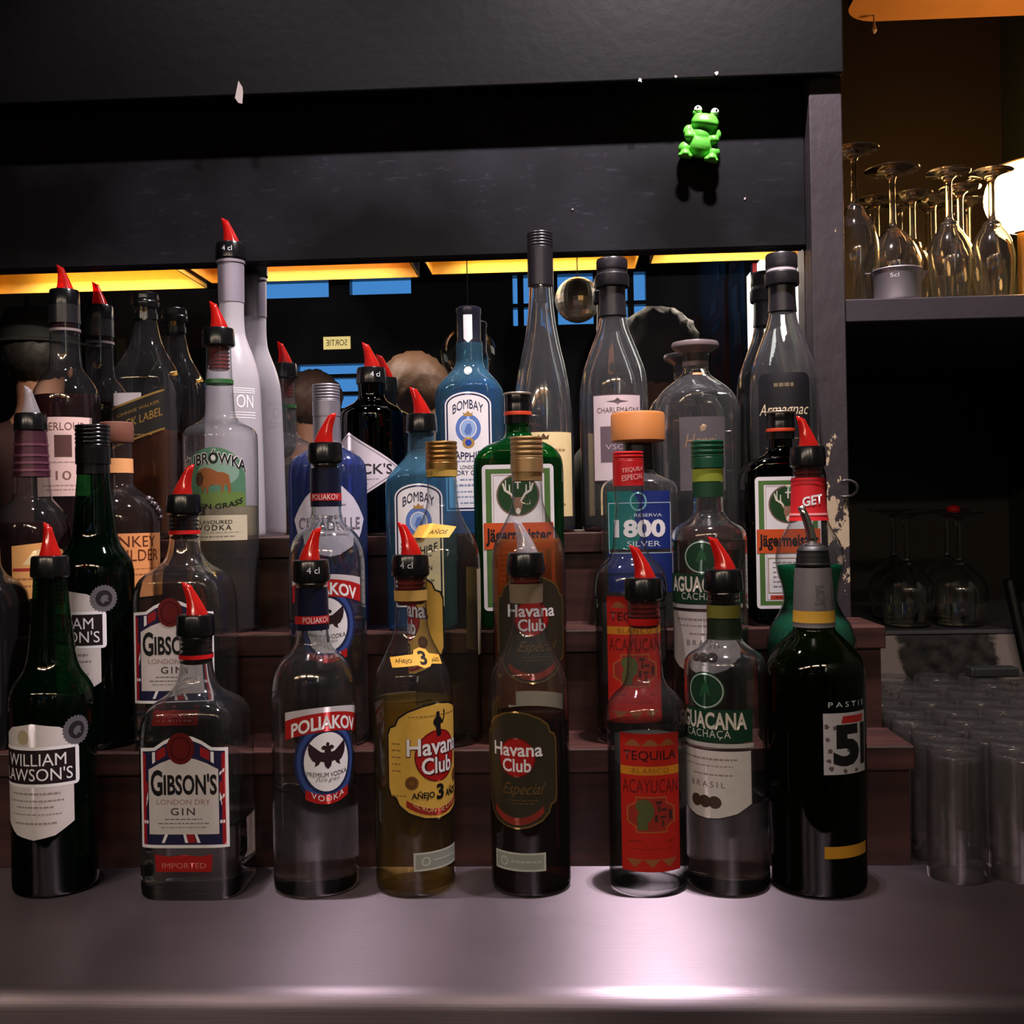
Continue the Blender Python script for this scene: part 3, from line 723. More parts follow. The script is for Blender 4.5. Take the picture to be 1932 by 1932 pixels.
PR['reserva'] = prof_px(3, 1207, [(1150, 69), (940, 72), (922, 71), (911, 65), (903, 51), (896, 37), (889, 29), (834, 27)])
PR['speyside'] = prof_px(4, 125, [(980, 61), (770, 62), (745, 60), (726, 52), (709, 40), (696, 31), (660, 28), (577, 27)])
PR['square'] = prof_px(4, 277, [(980, 55), (745, 56), (722, 55), (702, 51), (682, 42), (656, 31), (626, 24), (606, 21), (575, 20)])
PR['frosted'] = prof_px(4, 440, [(980, 56), (900, 55), (760, 52), (720, 50), (696, 46), (672, 39), (651, 31), (631, 25), (602, 23), (489, 24)])
PR['apothecary'] = prof_px(4, 702, [(980, 62), (800, 61), (782, 60), (771, 53), (763, 39), (756, 29), (746, 25), (724, 26)])
PR['slim'] = prof_px(4, 1023, [(980, 57), (850, 57), (790, 55), (740, 51), (700, 45), (650, 34), (600, 26), (560, 22.5), (540, 21.5), (520, 21)])
PR['cognac'] = prof_px(4, 1159, [(980, 63), (760, 63), (730, 62), (702, 58), (672, 48), (646, 38), (621, 29), (600, 25), (560, 23), (516, 23)])
PR['carafe'] = prof_px(4, 1313, [(980, 80), (790, 82), (766, 79), (746, 70), (731, 56), (719, 40), (709, 28), (700, 23.5), (666, 25)])

# ---------------------------------------------------------------- printed labels
def lbl_lawson(B):
    l = B.patch('label', [(-76, 1388), (-50, 1374), (0, 1366), (50, 1374), (76, 1388), (76, 1556), (40, 1578), (0, 1586), (-40, 1578), (-76, 1556)], WHITE)
    B.patch('name_panel', rrect(-88, 88, 1410, 1486, 8), PURE, .0007, l)
    B.patch('name_panel', rect(-84, 80, 1416, 1480), paper(30, 18, 24), .0009, l)
    B.text(l, [('WILLIAM', -62, 62, 1423, 1446), ('LAWSON\'S', -74, 74, 1450, 1474)], PURE)
    B.bars(l, [(-50, 50, 1496, 1501), (-58, 58, 1510, 1514), (-40, 40, 1522, 1526), (-52, 52, 1536, 1539), (-46, 46, 1552, 1557)], paper(150, 132, 132))
    B.patch('crest', ell(-20, 1392, 13, 14), paper(176, 160, 130), .0007, l)
    st = []
    for i in range(48): r = 29 if i % 2 else 26; a = 2 * PI * i / 48; st.append((84 + r * math.cos(a), 1384 + r * math.sin(a)))
    sm = surf('silver_seal', lin(120, 116, 124), .4, .5)
    m = B.patch('seal', st, sm, .0012); B.patch('seal_face', ell(84, 1384, 17), paper(34, 30, 36), .0015, m)
    B.patch('seal_mark', [(76, 1388), (79, 1380), (86, 1376), (93, 1379), (91, 1386), (94, 1391), (86, 1390), (82, 1395)], sm, .0018, m)
def lbl_gibson(B):
    o = [(-87, 1600), (87, 1600), (87, 1412), (56, 1410), (38, 1398), (20, 1390), (0, 1386), (-20, 1390), (-38, 1398), (-56, 1410), (-87, 1412)]
    l = B.patch('label', o, PURE)
    B.patch('flag_border', [(-81, 1594), (81, 1594), (81, 1418), (54, 1416), (36, 1404), (18, 1397), (0, 1393), (-18, 1397), (-36, 1404), (-54, 1416), (-81, 1418)], paper(28, 26, 62), .0006, l)
    red = [[(-81, 1594), (-74, 1594), (-74, 1424), (-81, 1418)], [(74, 1594), (81, 1594), (81, 1418), (74, 1424)], [(-81, 1588), (81, 1588), (81, 1594), (-81, 1594)],
           [(-52, 1436), (-34, 1426), (-34, 1408), (-52, 1417)], [(52, 1436), (34, 1426), (34, 1408), (52, 1417)], [(2, 1572), (18, 1572), (24, 1590), (6, 1590)], [(76, 1500), (70, 1496), (70, 1478), (78, 1470)], [(-76, 1500), (-70, 1496), (-70, 1478), (-78, 1470)]]
    B.patch('flag_stripes', red, paper(150, 24, 30), .0008, l)['kind'] = 'stuff'
    wh = [[(-60, 1441), (-54, 1437), (-54, 1418), (-60, 1419)], [(60, 1441), (54, 1437), (54, 1418), (60, 1419)], [(-44, 1590), (-36, 1572), (-30, 1572), (-38, 1590)], [(-2, 1572), (3, 1572), (8, 1590), (2, 1590)], [(20, 1572), (25, 1572), (32, 1590), (26, 1590)], [(70, 1464), (70, 1458), (79, 1450), (79, 1456)], [(70, 1512), (70, 1505), (79, 1498), (79, 1504)], [(70, 1548), (79, 1548), (79, 1554), (70, 1554)], [(-79, 1548), (-70, 1548), (-70, 1554), (-79, 1554)]]
    B.patch('flag_stripes', wh, PURE, .0009, l)['kind'] = 'stuff'
    B.patch('panel', [(-68, 1574), (68, 1574), (68, 1452), (46, 1440), (24, 1432), (0, 1428), (-24, 1432), (-46, 1440), (-68, 1452)], WHITE, .0010, l)
    B.text(l, [('G', -64, -40, 1452, 1502, dict(bold=.03)), ('IBSON\'S', -38, 65, 1460, 1500, dict(bold=.03))], INK, .0014)
    B.text(l, [('LONDON DRY', -52, 52, 1508, 1518)], paper(150, 112, 108), .0014); B.text(l, [('GIN', -25, 22, 1524, 1538, dict(bold=.01, space=1.3))], paper(60, 50, 52), .0014)
    B.bars(l, [(-36, 36, 1544, 1547), (-50, 50, 1552, 1555), (-44, 44, 1560, 1562)], GREYINK, .0013)
    m = B.patch('wax_seal', ell(-4, 1412, 27, 30), surf('dark_red_wax', lin(96, 22, 22), .35), .0019); B.patch('seal_ring', [ell(-4, 1412, 20, 23), ell(-4, 1412, 17, 20)], surf('wax_ring', lin(70, 14, 14), .3), .00195, m)
    r = B.patch('ribbon_label', [(-56, 1645), (52, 1645), (54, 1612), (30, 1616), (0, 1613), (-30, 1616), (-58, 1612)], paper(160, 24, 24)); B.text(r, [('IMPORTED', -44, 42, 1628, 1638)], paper(205, 120, 110))
def eagle(k, cx, cy):
    h = [(0, -26), (4, -22), (2, -18), (8, -20), (13, -16), (10, -11), (6, -12), (7, -6), (14, -8), (24, -16), (36, -26), (38, -14), (36, -2), (30, 8), (24, 12), (26, 20), (18, 16), (14, 10), (8, 12), (6, 20), (0, 26)]
    return [(cx + x * k, cy + y * k) for x, y in h] + [(cx - x * k, cy + y * k) for x, y in reversed(h[1:-1])]
def lbl_poliakov(B):
    l = B.patch('label', ribbon(-84, 84, 1346, 1372, 10), paper(198, 190, 196))
    B.patch('oval', ell(0, 1440, 66, 80), paper(30, 38, 78), .0006, l); B.patch('oval_ring', [ell(0, 1440, 60, 73), ell(0, 1440, 52, 62)], paper(54, 76, 140), .0008, l)
    B.patch('oval_field', ell(0, 1440, 46, 56), PURE, .0010, l); B.patch('eagle', eagle(1.0, 0, 1428), paper(44, 24, 30), .0013, l)
    B.patch('name_ribbon', ribbon(-84, 84, 1362, 1398, 16), REDP, .0012, l)
    B.text(l, [('POLIAKOV', -70, 70, 1367, 1393, dict(bold=.03, bend=15))], PURE, .0016)
    B.text(l, [('PREMIUM VODKA', -41, 41, 1456, 1465, dict(bend=-4))], INK, .0015); B.text(l, [('Pure grain', -24, 24, 1469, 1479, dict(shear=.4))], GREYINK, .0015)
    r = B.patch('vodka_ribbon', ribbon(-44, 44, 1490, 1508, -12), REDP, .0012, l); B.text(l, [('VODKA', -33, 33, 1494, 1505, dict(bend=-10, space=1.2))], PURE, .0016)
    # cast ridges low on the bottle are in the glass; the neck carries a navy and red foil
def havana_outline(w, yt, yb):
    h = [(0, yt), (w * .3, yt + 4), (w * .6, yt + 14), (w * .78, yt + 26), (w * .84, yt + 40), (w * .95, yt + 44), (w, yt + 56), (w, yb - 62), (w * .95, yb - 48), (w * .84, yb - 44), (w * .78, yb - 30), (w * .6, yb - 15), (w * .3, yb - 4), (0, yb)]
    return h + [(-x, y) for x, y in reversed(h[1:-1])]
FIG = [(0, 0), (4, 1), (4, 6), (3, 9), (7, 12), (10, 18), (14, 12), (15, 4), (13, 0), (17, -3), (18, 4), (17, 14), (12, 24), (8, 22), (6, 28), (8, 44), (4, 47), (-3, 47), (-4, 36), (-6, 28), (-10, 24), (-11, 18), (-7, 12), (-3, 9), (-4, 6), (-4, 1)]
def lbl_havana(B, yellow=True):
    w = 104 if yellow else 82
    yt, yb = (1328, 1552) if yellow else (1342, 1566)
    base = paper(214, 168, 74) if yellow else surf('dark_gold_label', (.045, .036, .022, 1), .35, .3)
    l = B.patch('label', havana_outline(w, yt, yb), base)
    edge = INK if yellow else surf('gold_print', lin(150, 120, 66), .35, .7)
    B.patch('border', [havana_outline(w, yt, yb), havana_outline(w - 3, yt + 3, yb - 3)], edge, .0006, l)
    r = 48 if yellow else 36
    B.patch('red_disc', ell(0, 1430, r), surf('red_disc_print', lin(168, 24, 24), .4), .0007, l)
    B.patch('disc_edge', [ell(0, 1430, r + 1.5), ell(0, 1430, r - 1.5)], paper(110, 14, 14), .0008, l)
    k = 1.25 if yellow else 1.0
    if yellow:
        B.text(l, [('Havana', -58.5 * k + 8, 62.5 * k - 8, 1395, 1430, dict(bold=.045)), ('Club', -33, 39, 1431, 1467, dict(bold=.045))], paper(70, 20, 16), .0010)
    f = .80 if not yellow else 1
    B.text(l, [('Havana', -64 * f, 64 * f, 1430 - 35 * f, 1430 - 2, dict(bold=.02)), ('Club', -36 * f, 36 * f, 1432, 1430 + 34 * f, dict(bold=.02))], PURE, .0013)
    if yellow:
        B.patch('statue', [(x, 1346 + y) for x, y in FIG], INK, .0011, l)
        B.text(l, [('A\u00d1EJO', -56, -10, 1494, 1512, dict(bold=.03)), ('3', -6, 12, 1484, 1514, dict(bold=.04)), ('A\u00d1OS', 17, 56, 1494, 1512, dict(bold=.03))], INK)
        B.patch('ribbon', ribbon(-66, 66, 1510, 1523, -20), paper(150, 40, 30), .0008, l); B.text(l, [('EL RON DE CUBA', -52, 52, 1512, 1521, dict(bend=-17))], paper(225, 190, 130))
        for x in (-55, 55): B.patch('medal', ell(x, 1478, 13), paper(120, 76, 34), .0009, l); B.patch('medal_ring', [ell(x, 1478, 9), ell(x, 1478, 7)], paper(84, 50, 22), .0011, l)
        B.bars(l, [(-94, -76, y, y + 4) for y in (1402, 1414, 1427, 1440, 1453)] + [(-60, 60, 1352, 1355), (-96, -66, 1500, 1504)], paper(150, 110, 50))
    else:
        B.text(l, [('Especial', -30, 56, 1478, 1506, dict(shear=.5))], edge, .0011)
        B.patch('ribbon', ribbon(-52, 52, 1522, 1536, -22), paper(130, 44, 32), .0008, l)
        B.bars(l, [(-20, 40, 1510, 1512), (-10, 36, 1516, 1518)], edge)
    s_ = B.patch('tax_strip', rect(-54, 54, 1610, 1645), paper(150, 150, 142)); B.patch('strip_frame', [rect(-54, 54, 1610, 1645), rect(-50, 50, 1614, 1641)], paper(190, 190, 182), .0007, s_)
    B.patch('strip_seal', [ell(-30, 1628, 9), ell(-30, 1628, 6)], paper(190, 190, 182), .0007, s_); B.bars(s_, [(-14, 44, 1624, 1630)], paper(180, 180, 172), .0007)
    B.patch('back_label', rect(-54, 54, 1330, 1510), paper(150, 140, 120, back=(182, 172, 160)), .0003, u0=PI * B.R)
def lbl_tequila(B):
    l = B.patch('label', rect(-61, 61, 1384, 1646), paper(186, 34, 26))
    B.text(l, [('TEQUILA', -53, 53, 1417, 1438, dict(bold=.01))], paper(56, 14, 14)); B.patch('gold_band', rect(-61, 61, 1447, 1463), paper(206, 132, 34), .0006, l); B.text(l, [('BLANCO', -36, 36, 1450, 1460, dict(space=1.2))], paper(150, 84, 24), .0010)
    B.text(l, [('ACAYUCAN', -57, 57, 1471, 1497)], paper(104, 22, 18))
    oc = [(-48, 1524), (-30, 1514), (-30, 1504), (30, 1504), (30, 1514), (48, 1524), (48, 1552), (30, 1562), (30, 1572), (-30, 1572), (-30, 1562), (-48, 1552)]
    B.patch('emblem', oc, paper(176, 96, 44), .0006, l); B.patch('emblem_field', [(x * .93, 1538 + (y - 1538) * .93) for x, y in oc], paper(150, 44, 34), .0008, l)
    B.patch('mask_figure', [(-26, 1567), (-8, 1567), (-6, 1552), (2, 1544), (6, 1530), (0, 1514), (-12, 1508), (-26, 1512), (-30, 1524), (-24, 1534), (-28, 1546)], paper(84, 88, 50), .0010, l)
    B.patch('glyph', [rect(8, 20, 1512, 1518), rect(12, 16, 1520, 1534), rect(18, 30, 1526, 1531), rect(6, 12, 1538, 1552), rect(16, 28, 1540, 1545), rect(20, 24, 1548, 1560), rect(34, 42, 1530, 1548)], paper(70, 34, 30), .0010, l)
    tri = lambda x, y, w, h_: [(x - w, y), (x + w, y), (x, y - h_)]
    B.patch('zigzag', [tri(-34, 1408, 17, 16), tri(18 + 16, 1408, 17, 16), tri(0, 1408, 17, 16)], paper(150, 90, 52), .0006, l)
    B.patch('zigzag', [tri(-34, 1622, 17, -16), tri(34, 1622, 17, -16), tri(0, 1622, 17, -16)], paper(150, 90, 52), .0006, l)
    B.bars(l, [(-44, -20, 1586, 1590), (32, 46, 1586, 1590), (-40, 40, 1602, 1604)], paper(130, 30, 22))
    B.patch('back_label', rect(-66, 66, 1408, 1585), paper(140, 136, 138, back=(188, 186, 196)), .0003, u0=PI * B.R)
def lbl_cachaca(B):
    green = paper(16, 52, 34)
    l = B.patch('label', rect(-92, 92, 1340, 1402), green)
    m = B.patch('roundel', ell(0, 1305, 40, 36), green, .0006, l); B.patch('roundel_ring', [ell(0, 1305, 37, 33), ell(0, 1305, 34.5, 30.5)], paper(170, 180, 170), .0008, l)
    B.patch('roundel_leaf', [(-12, 1318), (-6, 1296), (0, 1288), (8, 1298), (12, 1316), (2, 1308)], paper(34, 84, 52), .0008, l)
    B.text(l, [('AGUACANA', -80, 80, 1345, 1378, dict(bold=.03, flare=0))], paper(205, 195, 185)); B.text(l, [('CACHA\u00c7A', -48, 48, 1379, 1397, dict(space=1.15))], paper(196, 196, 190))
    B.patch('white_rule', rect(-94, 94, 1404, 1412), paper(180, 178, 178), .0006, l)
    o2 = [(-90, 1416), (90, 1416), (90, 1520), (60, 1538), (24, 1548), (0, 1550), (-24, 1548), (-60, 1538), (-90, 1520)]
    l2 = B.patch('lower_label', o2, paper(56, 50, 48)); B.patch('lower_field', [(x * .97, 1482 + (y - 1482) * .96) for x, y in o2], WHITE, .0006, l2)
    B.bars(l2, [(-62, 62, 1432, 1437), (-54, 54, 1446, 1449), (-30, 50, 1462, 1466)], paper(150, 128, 122)); B.text(l2, [('BRASIL', -36, 36, 1477, 1488, dict(space=1.5))], paper(110, 94, 92))
    for x in (-24, -4, 16): B.patch('coin_mark', ell(x, 1516, 13, 12), paper(70, 54, 44), .0009, l2)
def lbl_51(B):
    l = B.patch('label', rect(-50, 50, 1346, 1462), paper(186, 180, 186))
    B.text(l, [('5', -32, 27, 1368, 1447, dict(bold=.05)), ('1', 31, 47, 1368, 1447, dict(bold=.05))], INK); B.patch('red_ribbon', [(-12, 1352), (42, 1352), (38, 1366), (-16, 1366)], paper(176, 42, 38), .0007, l)
    pr = []
    rnd = random.Random(3)
    for x, y in ((-42, 1396), (-38, 1418), (-40, 1436), (-36, 1450), (-20, 1408), (0, 1418), (8, 1432), (-8, 1456), (18, 1456), (34, 1374), (-28, 1374), (-44, 1372)):
        pr.append([(x + rnd.uniform(3, 6) * math.cos(a), y + rnd.uniform(3, 6) * math.sin(a)) for a in [k * PI / 4 for k in range(8)]])
    B.patch('leaf_pattern', pr, paper(100, 84, 92), .0009, l)['kind'] = 'stuff'
    B.text(l, [('PASTIS', -40, 44, 1325, 1335, dict(space=1.5))], paper(205, 205, 205), .0006)
    B.patch('gold_strip', rect(-50, 52, 1598, 1621), paper(200, 140, 40))
def lbl_bombay(B):
    Y0 = 860
    l = B.patch('label', [(-46, 1145), (46, 1145), (46, 938)] + ell(0, 938, 46, 26, 14, 0, 180)[1:-1] + [(-46, 938)], PURE)
    B.patch('border', [[(-43, 1142), (43, 1142), (43, 938)] + ell(0, 938, 43, 23, 14, 0, 180)[1:-1] + [(-43, 938)], [(-40, 1139), (40, 1139), (40, 938)] + ell(0, 938, 40, 20, 14, 0, 180)[1:-1] + [(-40, 938)]], NAVY, .0006, l)
    B.text(l, [('BOMBAY', -30, 30, 938, 956, dict(bend=11)), ('SAPPHIRE', -35, 35, 1022, 1037, dict(bold=.008, bend=-9))], NAVY)
    bl = paper(92, 122, 190); B.patch('wreath', [ell(0, 984, 25, 28), ell(0, 984, 17, 19)], bl, .0006, l); B.patch('portrait', ell(0, 984, 15, 17), paper(150, 178, 222), .0006, l)
    B.patch('portrait_mark', [(-8, 990), (-3, 976), (4, 974), (8, 986), (4, 996), (-4, 996)], bl, .0008, l)
    B.patch('crown', [(-8, 960), (8, 960), (10, 952), (5, 955), (0, 949), (-5, 955), (-10, 952)], GOLDP, .0009, l); B.patch('jewel_mount', ell(0, 1012, 12, 11), GOLDP, .0009, l); B.patch('jewel', ell(0, 1012, 6.5), paper(40, 70, 170), .0011, l)
    B.text(l, [('LONDON', -17, 17, 1056, 1063), ('DRY GIN', -24, 24, 1066, 1075)], NAVY); B.bars(l, [(-24, 24, 1046, 1050), (-18, 18, 1082, 1086), (-30, 30, 1092, 1098), (-22, 22, 1106, 1109), (-26, 26, 1116, 1119), (-18, 18, 1128, 1131)], paper(140, 150, 180))
def lbl_jaeger(B):
    l = B.patch('label', rrect(-68, 68, 876, 1152, 8), PURE)
    B.patch('green_frame', [rect(-61, 61, 884, 1145), rect(-50, 50, 893, 1136)], paper(80, 116, 58), .0006, l); B.patch('thin_frame', [rect(-47, 47, 895, 1134), rect(-45.5, 45.5, 897, 1132)], paper(190, 176, 176), .0006, l)
    B.patch('stag_disc', ell(0, 934, 41, 40), paper(120, 96, 84), .0007, l); B.patch('stag_disc', ell(0, 934, 38, 37), paper(30, 66, 32), .0009, l)
    dk = paper(226, 220, 205)
    B.patch('stag_head', [(-6, 938), (6, 938), (15, 936), (9, 944), (9, 952), (5, 966), (0, 972), (-5, 966), (-9, 952), (-9, 944), (-15, 936)], paper(150, 112, 88), .0012, l); B.patch('stag_muzzle', ell(0, 964, 4.5, 6), paper(226, 220, 205), .0014, l)
    an = []
    for sx in (-1, 1):
        an += [[(sx * 3, 946), (sx * 6, 946), (sx * 14, 934), (sx * 26, 926), (sx * 30, 912), (sx * 27, 911), (sx * 23, 923), (sx * 12, 930)], [(sx * 14, 932), (sx * 17, 930), (sx * 17, 914), (sx * 15, 914)], [(sx * 22, 927), (sx * 24, 925), (sx * 24, 906), (sx * 22, 906)]]
    [B.patch('antler', a_, dk, .0012 + .0001 * k_, l) for k_, a_ in enumerate(an)]
    B.patch('cross', [(-1.5, 922), (1.5, 922), (1.5, 911), (6, 911), (6, 908), (1.5, 908), (1.5, 902), (-1.5, 902), (-1.5, 908), (-6, 908), (-6, 911), (-1.5, 911)], dk, .0013, l)
    B.patch('name_band', rect(-66, 66, 986, 1036), paper(206, 82, 34), .0014, l); B.text(l, [('J\u00e4germeister', -62, 62, 996, 1030, dict(bold=.03))], INK, .0018)
    B.patch('lower_panel', [rect(-44, 44, 1046, 1120), rect(-42.5, 42.5, 1047.5, 1118.5)], paper(150, 96, 66), .0007, l)
    B.bars(l, [(-34, 34, 1054 + 10 * i, 1057 + 10 * i) for i in range(6)], paper(150, 140, 146)); B.patch('red_mark', rect(-40, 40, 1124, 1133), paper(196, 62, 44), .0008, l)
    B.bars(l, [(-30, 30, 1127, 1130)], paper(110, 24, 20), .0010)

# ---------------------------------------------------------------- ROW 1: on the steel counter
def foil_poliakov(B, ys):
    B.band('neck_foil', ys[0], ys[1], surf('navy_foil', lin(22, 24, 48), .3, .3)); b = B.band('neck_band', ys[1], ys[2], REDP, .0007)
    B.necktext(b, [('POLIAKOV', -26, 26, ys[1] + 2, ys[2] - 2)], paper(225, 200, 200), 0); B.band('neck_foil', ys[2], ys[3], surf('navy_foil', lin(22, 24, 48), .3, .3))

B = Bottle('whisky_bottle', 'dark green whisky bottle with white label, silver seal and red pourer on the steel counter', 1, 101, 1400, PR['lawson'], -.47, glassm=G_GREEN)
lbl_lawson(B); B.pourer(-.002); B.liquid(1500, L_DARK)
B = Bottle('gin_bottle', 'clear square-shouldered gin bottle with union-flag bordered label standing on the steel counter', 1, 374, 1450, PR['gibson'], None, flat=.040, n=5.0, glassm=G_FRONT, shell=.0022, fill=hz(1, 373, 1540))
lbl_gibson(B); B.pourer(-.009); B.band('neck_ring', 1233, 1241, surf('red_ring', lin(190, 24, 26), .35), .0012);
B = Bottle('vodka_bottle', 'clear vodka bottle with red ribbon and eagle label standing on the steel counter', 1, 594, 1450, PR['poliakov'], .30, glassm=G_FRONT, shell=.0022, fill=hz(1, 594, 1480))
lbl_poliakov(B); foil_poliakov(B, (1108, 1160, 1175, 1187)); B.pourer(.007, mark='4 cl', markdx=.006);
B = Bottle('rum_bottle', 'clear rum bottle with yellow scalloped label and red disc, red pourer, on the steel counter', 1, 781, 1450, PR['havana'], .60)
lbl_havana(B, True); B.pourer(-.008, mark='4 cl', markdx=-.001); B.liquid(1318, L_GOLD)
B.band('neck_band', 1112, 1132, paper(190, 150, 80), .0006)
tg = B.patch('shoulder_tag', [(-58, 1244), (-20, 1239), (-6, 1238), (-2, 1230), (10, 1226), (22, 1230), (27, 1238), (58, 1244), (56, 1261), (26, 1257), (20, 1262), (8, 1264), (-4, 1258), (-56, 1262)], paper(220, 170, 70), .0006, vstep=.004, u0=-.012)
B.text(tg, [('A\u00d1EJO', -46, -12, 1245, 1255), ('3', 3, 18, 1232, 1258, dict(bold=.03)), ('A\u00d1OS', 28, 50, 1246, 1255)], INK, .0012, u0=-.012, vstep=.004)
B = Bottle('rum_bottle', 'dark rum bottle with dark gold-edged label, red disc and clear pourer, on the steel counter', 1, 999, 1450, PR['havana'], -.32)
lbl_havana(B, False); B.pourer(-.008, P_CLEAR); B.liquid(1345, L_RUM); B.band('neck_band', 1100, 1136, paper(120, 104, 84), .0006)
B = Bottle('tequila_bottle', 'clear tequila bottle with tall red label and red pourer standing on the steel counter', 1, 1221, 1500, PR['tequila'], .10)
lbl_tequila(B); B.pourer(-.009); B.band('neck_ring', 1165, 1178, surf('red_ring', lin(190, 24, 26), .35), .0010); B.liquid(1364, L_WATER)
B = Bottle('cachaca_bottle', 'clear cachaca bottle with dark green name band and red pourer standing on the steel counter', 1, 1371, 1450, PR['cachaca'], -.48, glassm=G_FRONT, shell=.0022, fill=hz(1, 1371, 1500))
lbl_cachaca(B); B.pourer(-.010); B.band('neck_band', 1140, 1164, paper(112, 108, 44), .0006); B.band('neck_band', 1166, 1204, paper(24, 40, 24), .0005)
B = Bottle('pastis_bottle', 'broad dark olive pastis bottle with white number label and bent steel pourer on the counter', 1, 1541, 1450, PR['pastis'], .62, glassm=G_OLIVE)
lbl_51(B); B.liquid(1290, L_DARK)
nb = B.band('neck_label', 1070, 1150, surf('grey_neck_foil', lin(112, 106, 108), .45, .3), .0006); B.band('neck_band', 1150, 1172, paper(196, 148, 52), .0008); B.band('neck_label', 1172, 1181, surf('grey_neck_foil', lin(112, 106, 108), .45, .3), .0006)
u_, v_ = B.u, B.v; B.u, B.v = B.Y / F, B.vz
B.text(nb, [('51', -22, 18, 1102, 1140)], paper(84, 80, 84), .0084); B.u, B.v = u_, v_
st = lathe('pourer', [(.0125, -.006), (.0150, 0), (.0157, .002), (.0148, .0045), (.0152, .006), (.0143, .0085), (.0147, .010), (.0138, .0125), (.0142, .0145), (.0128, .0172), (.0092, .0192), (.004, .0200)], M_RUBBER, B.root, 32, (0, 0, B.H)); st.rotation_euler.z = -B.rot
lathe('pourer_cap', [(.0092, .0180), (.0096, .0196), (.0070, .0210), (.0045, .0216)], M_CHROME, st, 28)
tube('spout', [(-.0002 - .010 * t ** 1.7, 0, .019 + .036 * t) for t in (0, .2, .4, .6, .8, 1)], [.0047, .0044, .0041, .0038, .0035, .0033], M_CHROME, st, 14)

# ---------------------------------------------------------------- ROW 2: first step
B = Bottle('whiskey_bottle', 'square dark whiskey bottle with black label and white script, beside the green screw-capped whisky bottle', 2, -26, 1200, PR['jack'], None, flat=.034, n=5.0)
B.liquid(1100, L_DARK); l = B.patch('label', rrect(-62, 62, 1172, 1352, 4), paper(16, 14, 16)); B.patch('border', [rect(-58, 58, 1177, 1347), rect(-55, 55, 1180, 1344)], paper(150, 140, 145), .0006, l)
B.patch('border', [rect(-50, 50, 1190, 1335), rect(-48.5, 48.5, 1192, 1333)], paper(110, 104, 108), .0006, l); B.text(l, [('JACK', -30, 30, 1194, 1214, dict(bend=8)), ("DANIEL'S", -44, 46, 1216, 1246, dict(bend=10, shear=.25))], paper(190, 180, 186)); B.bars(l, [(-36, 36, 1262, 1268), (-30, 30, 1284, 1300), (-40, 40, 1312, 1316)], paper(140, 130, 136))
B.screwcap(M_BLACK, 900, 975)
B = Bottle('whisky_bottle', 'dark green whisky bottle with ridged black screw cap on the first step of the riser', 2, 181, 1150, PR['lawson'], -.74, glassm=G_GREEN)
class Shift:
    """lets a label drawn for the front-row bottle sit at the same height on a like bottle of another row"""
    def __init__(s, b, cx0, row0=1, sc=1.0): b.v = lambda y: (at(cx0, y, ROWY[row0] - b.fb / sc).z - ROWZ[row0]) * sc; b.u = (ROWY[row0] - b.fb / sc) / F * sc; b.vz = lambda y: (at(cx0, y, ROWY[row0]).z - ROWZ[row0]) * sc
Shift(B, 101); lbl_lawson(B); B.liquid(1200, L_DARK)
B.screwcap(M_BLACK, 1018, 1098, .0172, 5, .55); B.band('neck_foil', 1092, 1118, M_BLACK, .0006)
B = Bottle('gin_bottle', 'clear square-shouldered gin bottle with union-flag bordered label on the first step of the riser', 2, 351, 1150, PR['gibson'], None, flat=.040, n=5.0, glassm=G_FRONT, shell=.0022, fill=hz(1, 373, 1480))
Shift(B, 373); lbl_gibson(B); B.pourer(.008); B.band('neck_ring', 1233, 1241, surf('red_ring', lin(190, 24, 26), .35), .0012);
B = Bottle('vodka_bottle', 'clear vodka bottle with red ribbon and eagle label on the first step', 2, 618, 1100, PR['poliakov'], -.06, glassm=G_FRONT, shell=.0022, fill=hz(1, 594, 1420))
Shift(B, 594); lbl_poliakov(B); foil_poliakov(B, (1108, 1160, 1175, 1187)); B.pourer(.009);
B = Bottle('rum_bottle', 'clear rum bottle with gold screw cap and yellow label turned aside, on the first step', 2, 838, 1150, PR['havana'], -.97)
Shift(B, 781); lbl_havana(B, True); B.liquid(1245, L_STRAW); B.screwcap(M_GOLD, 1056, 1112, .0163, 4, .75); nb = B.band('neck_band', 1110, 1128, paper(196, 160, 78), .0009)
B.necktext(nb, [('Havana', -24, 20, 1113, 1125, dict(shear=.3))], paper(120, 90, 40), 0)
tg = B.patch('shoulder_tag', [(-58, 1240), (0, 1232), (58, 1240), (56, 1262), (0, 1262), (-56, 1262)], paper(220, 170, 70), .0006, vstep=.004, u0=.02); B.text(tg, [('A\u00d1OS', 8, 44, 1244, 1254)], INK, .0012, u0=.02, vstep=.004)
B = Bottle('rum_bottle', 'amber-filled rum bottle with pale gold screw cap and dark label on the first step', 2, 999, 1150, PR['havana'], .05)
Shift(B, 781); lbl_havana(B, False); B.liquid(1258, L_ORANGE); B.screwcap(surf('pale_gold_foil', lin(186, 150, 104), .38, .7), 1050, 1122, .0165, 4, .6); B.band('neck_foil', 1120, 1140, surf('pale_gold_foil', lin(186, 150, 104), .38, .7), .0007)
B = Bottle('tequila_bottle', 'clear tequila bottle with bright red screw cap and red label on the first step', 2, 1190, 1150, PR['tequila'], .10)
Shift(B, 1222); lbl_tequila(B); B.liquid(1330, L_WATER); rc = B.screwcap(surf('red_cap', lin(200, 30, 36), .35), 1078, 1148, .0155, 2, .25)
bm = text_bm('TEQUILA'); fit_bm(bm, -.012, .012, .0135, .0185); b2 = text_bm('ESPECIAL'); fit_bm(b2, -.012, .012, .006, .0115)
me = bpy.data.meshes.new('x'); b2.to_mesh(me); b2.free(); bm.from_mesh(me); bpy.data.meshes.remove(me); slice_bm(bm, .003)
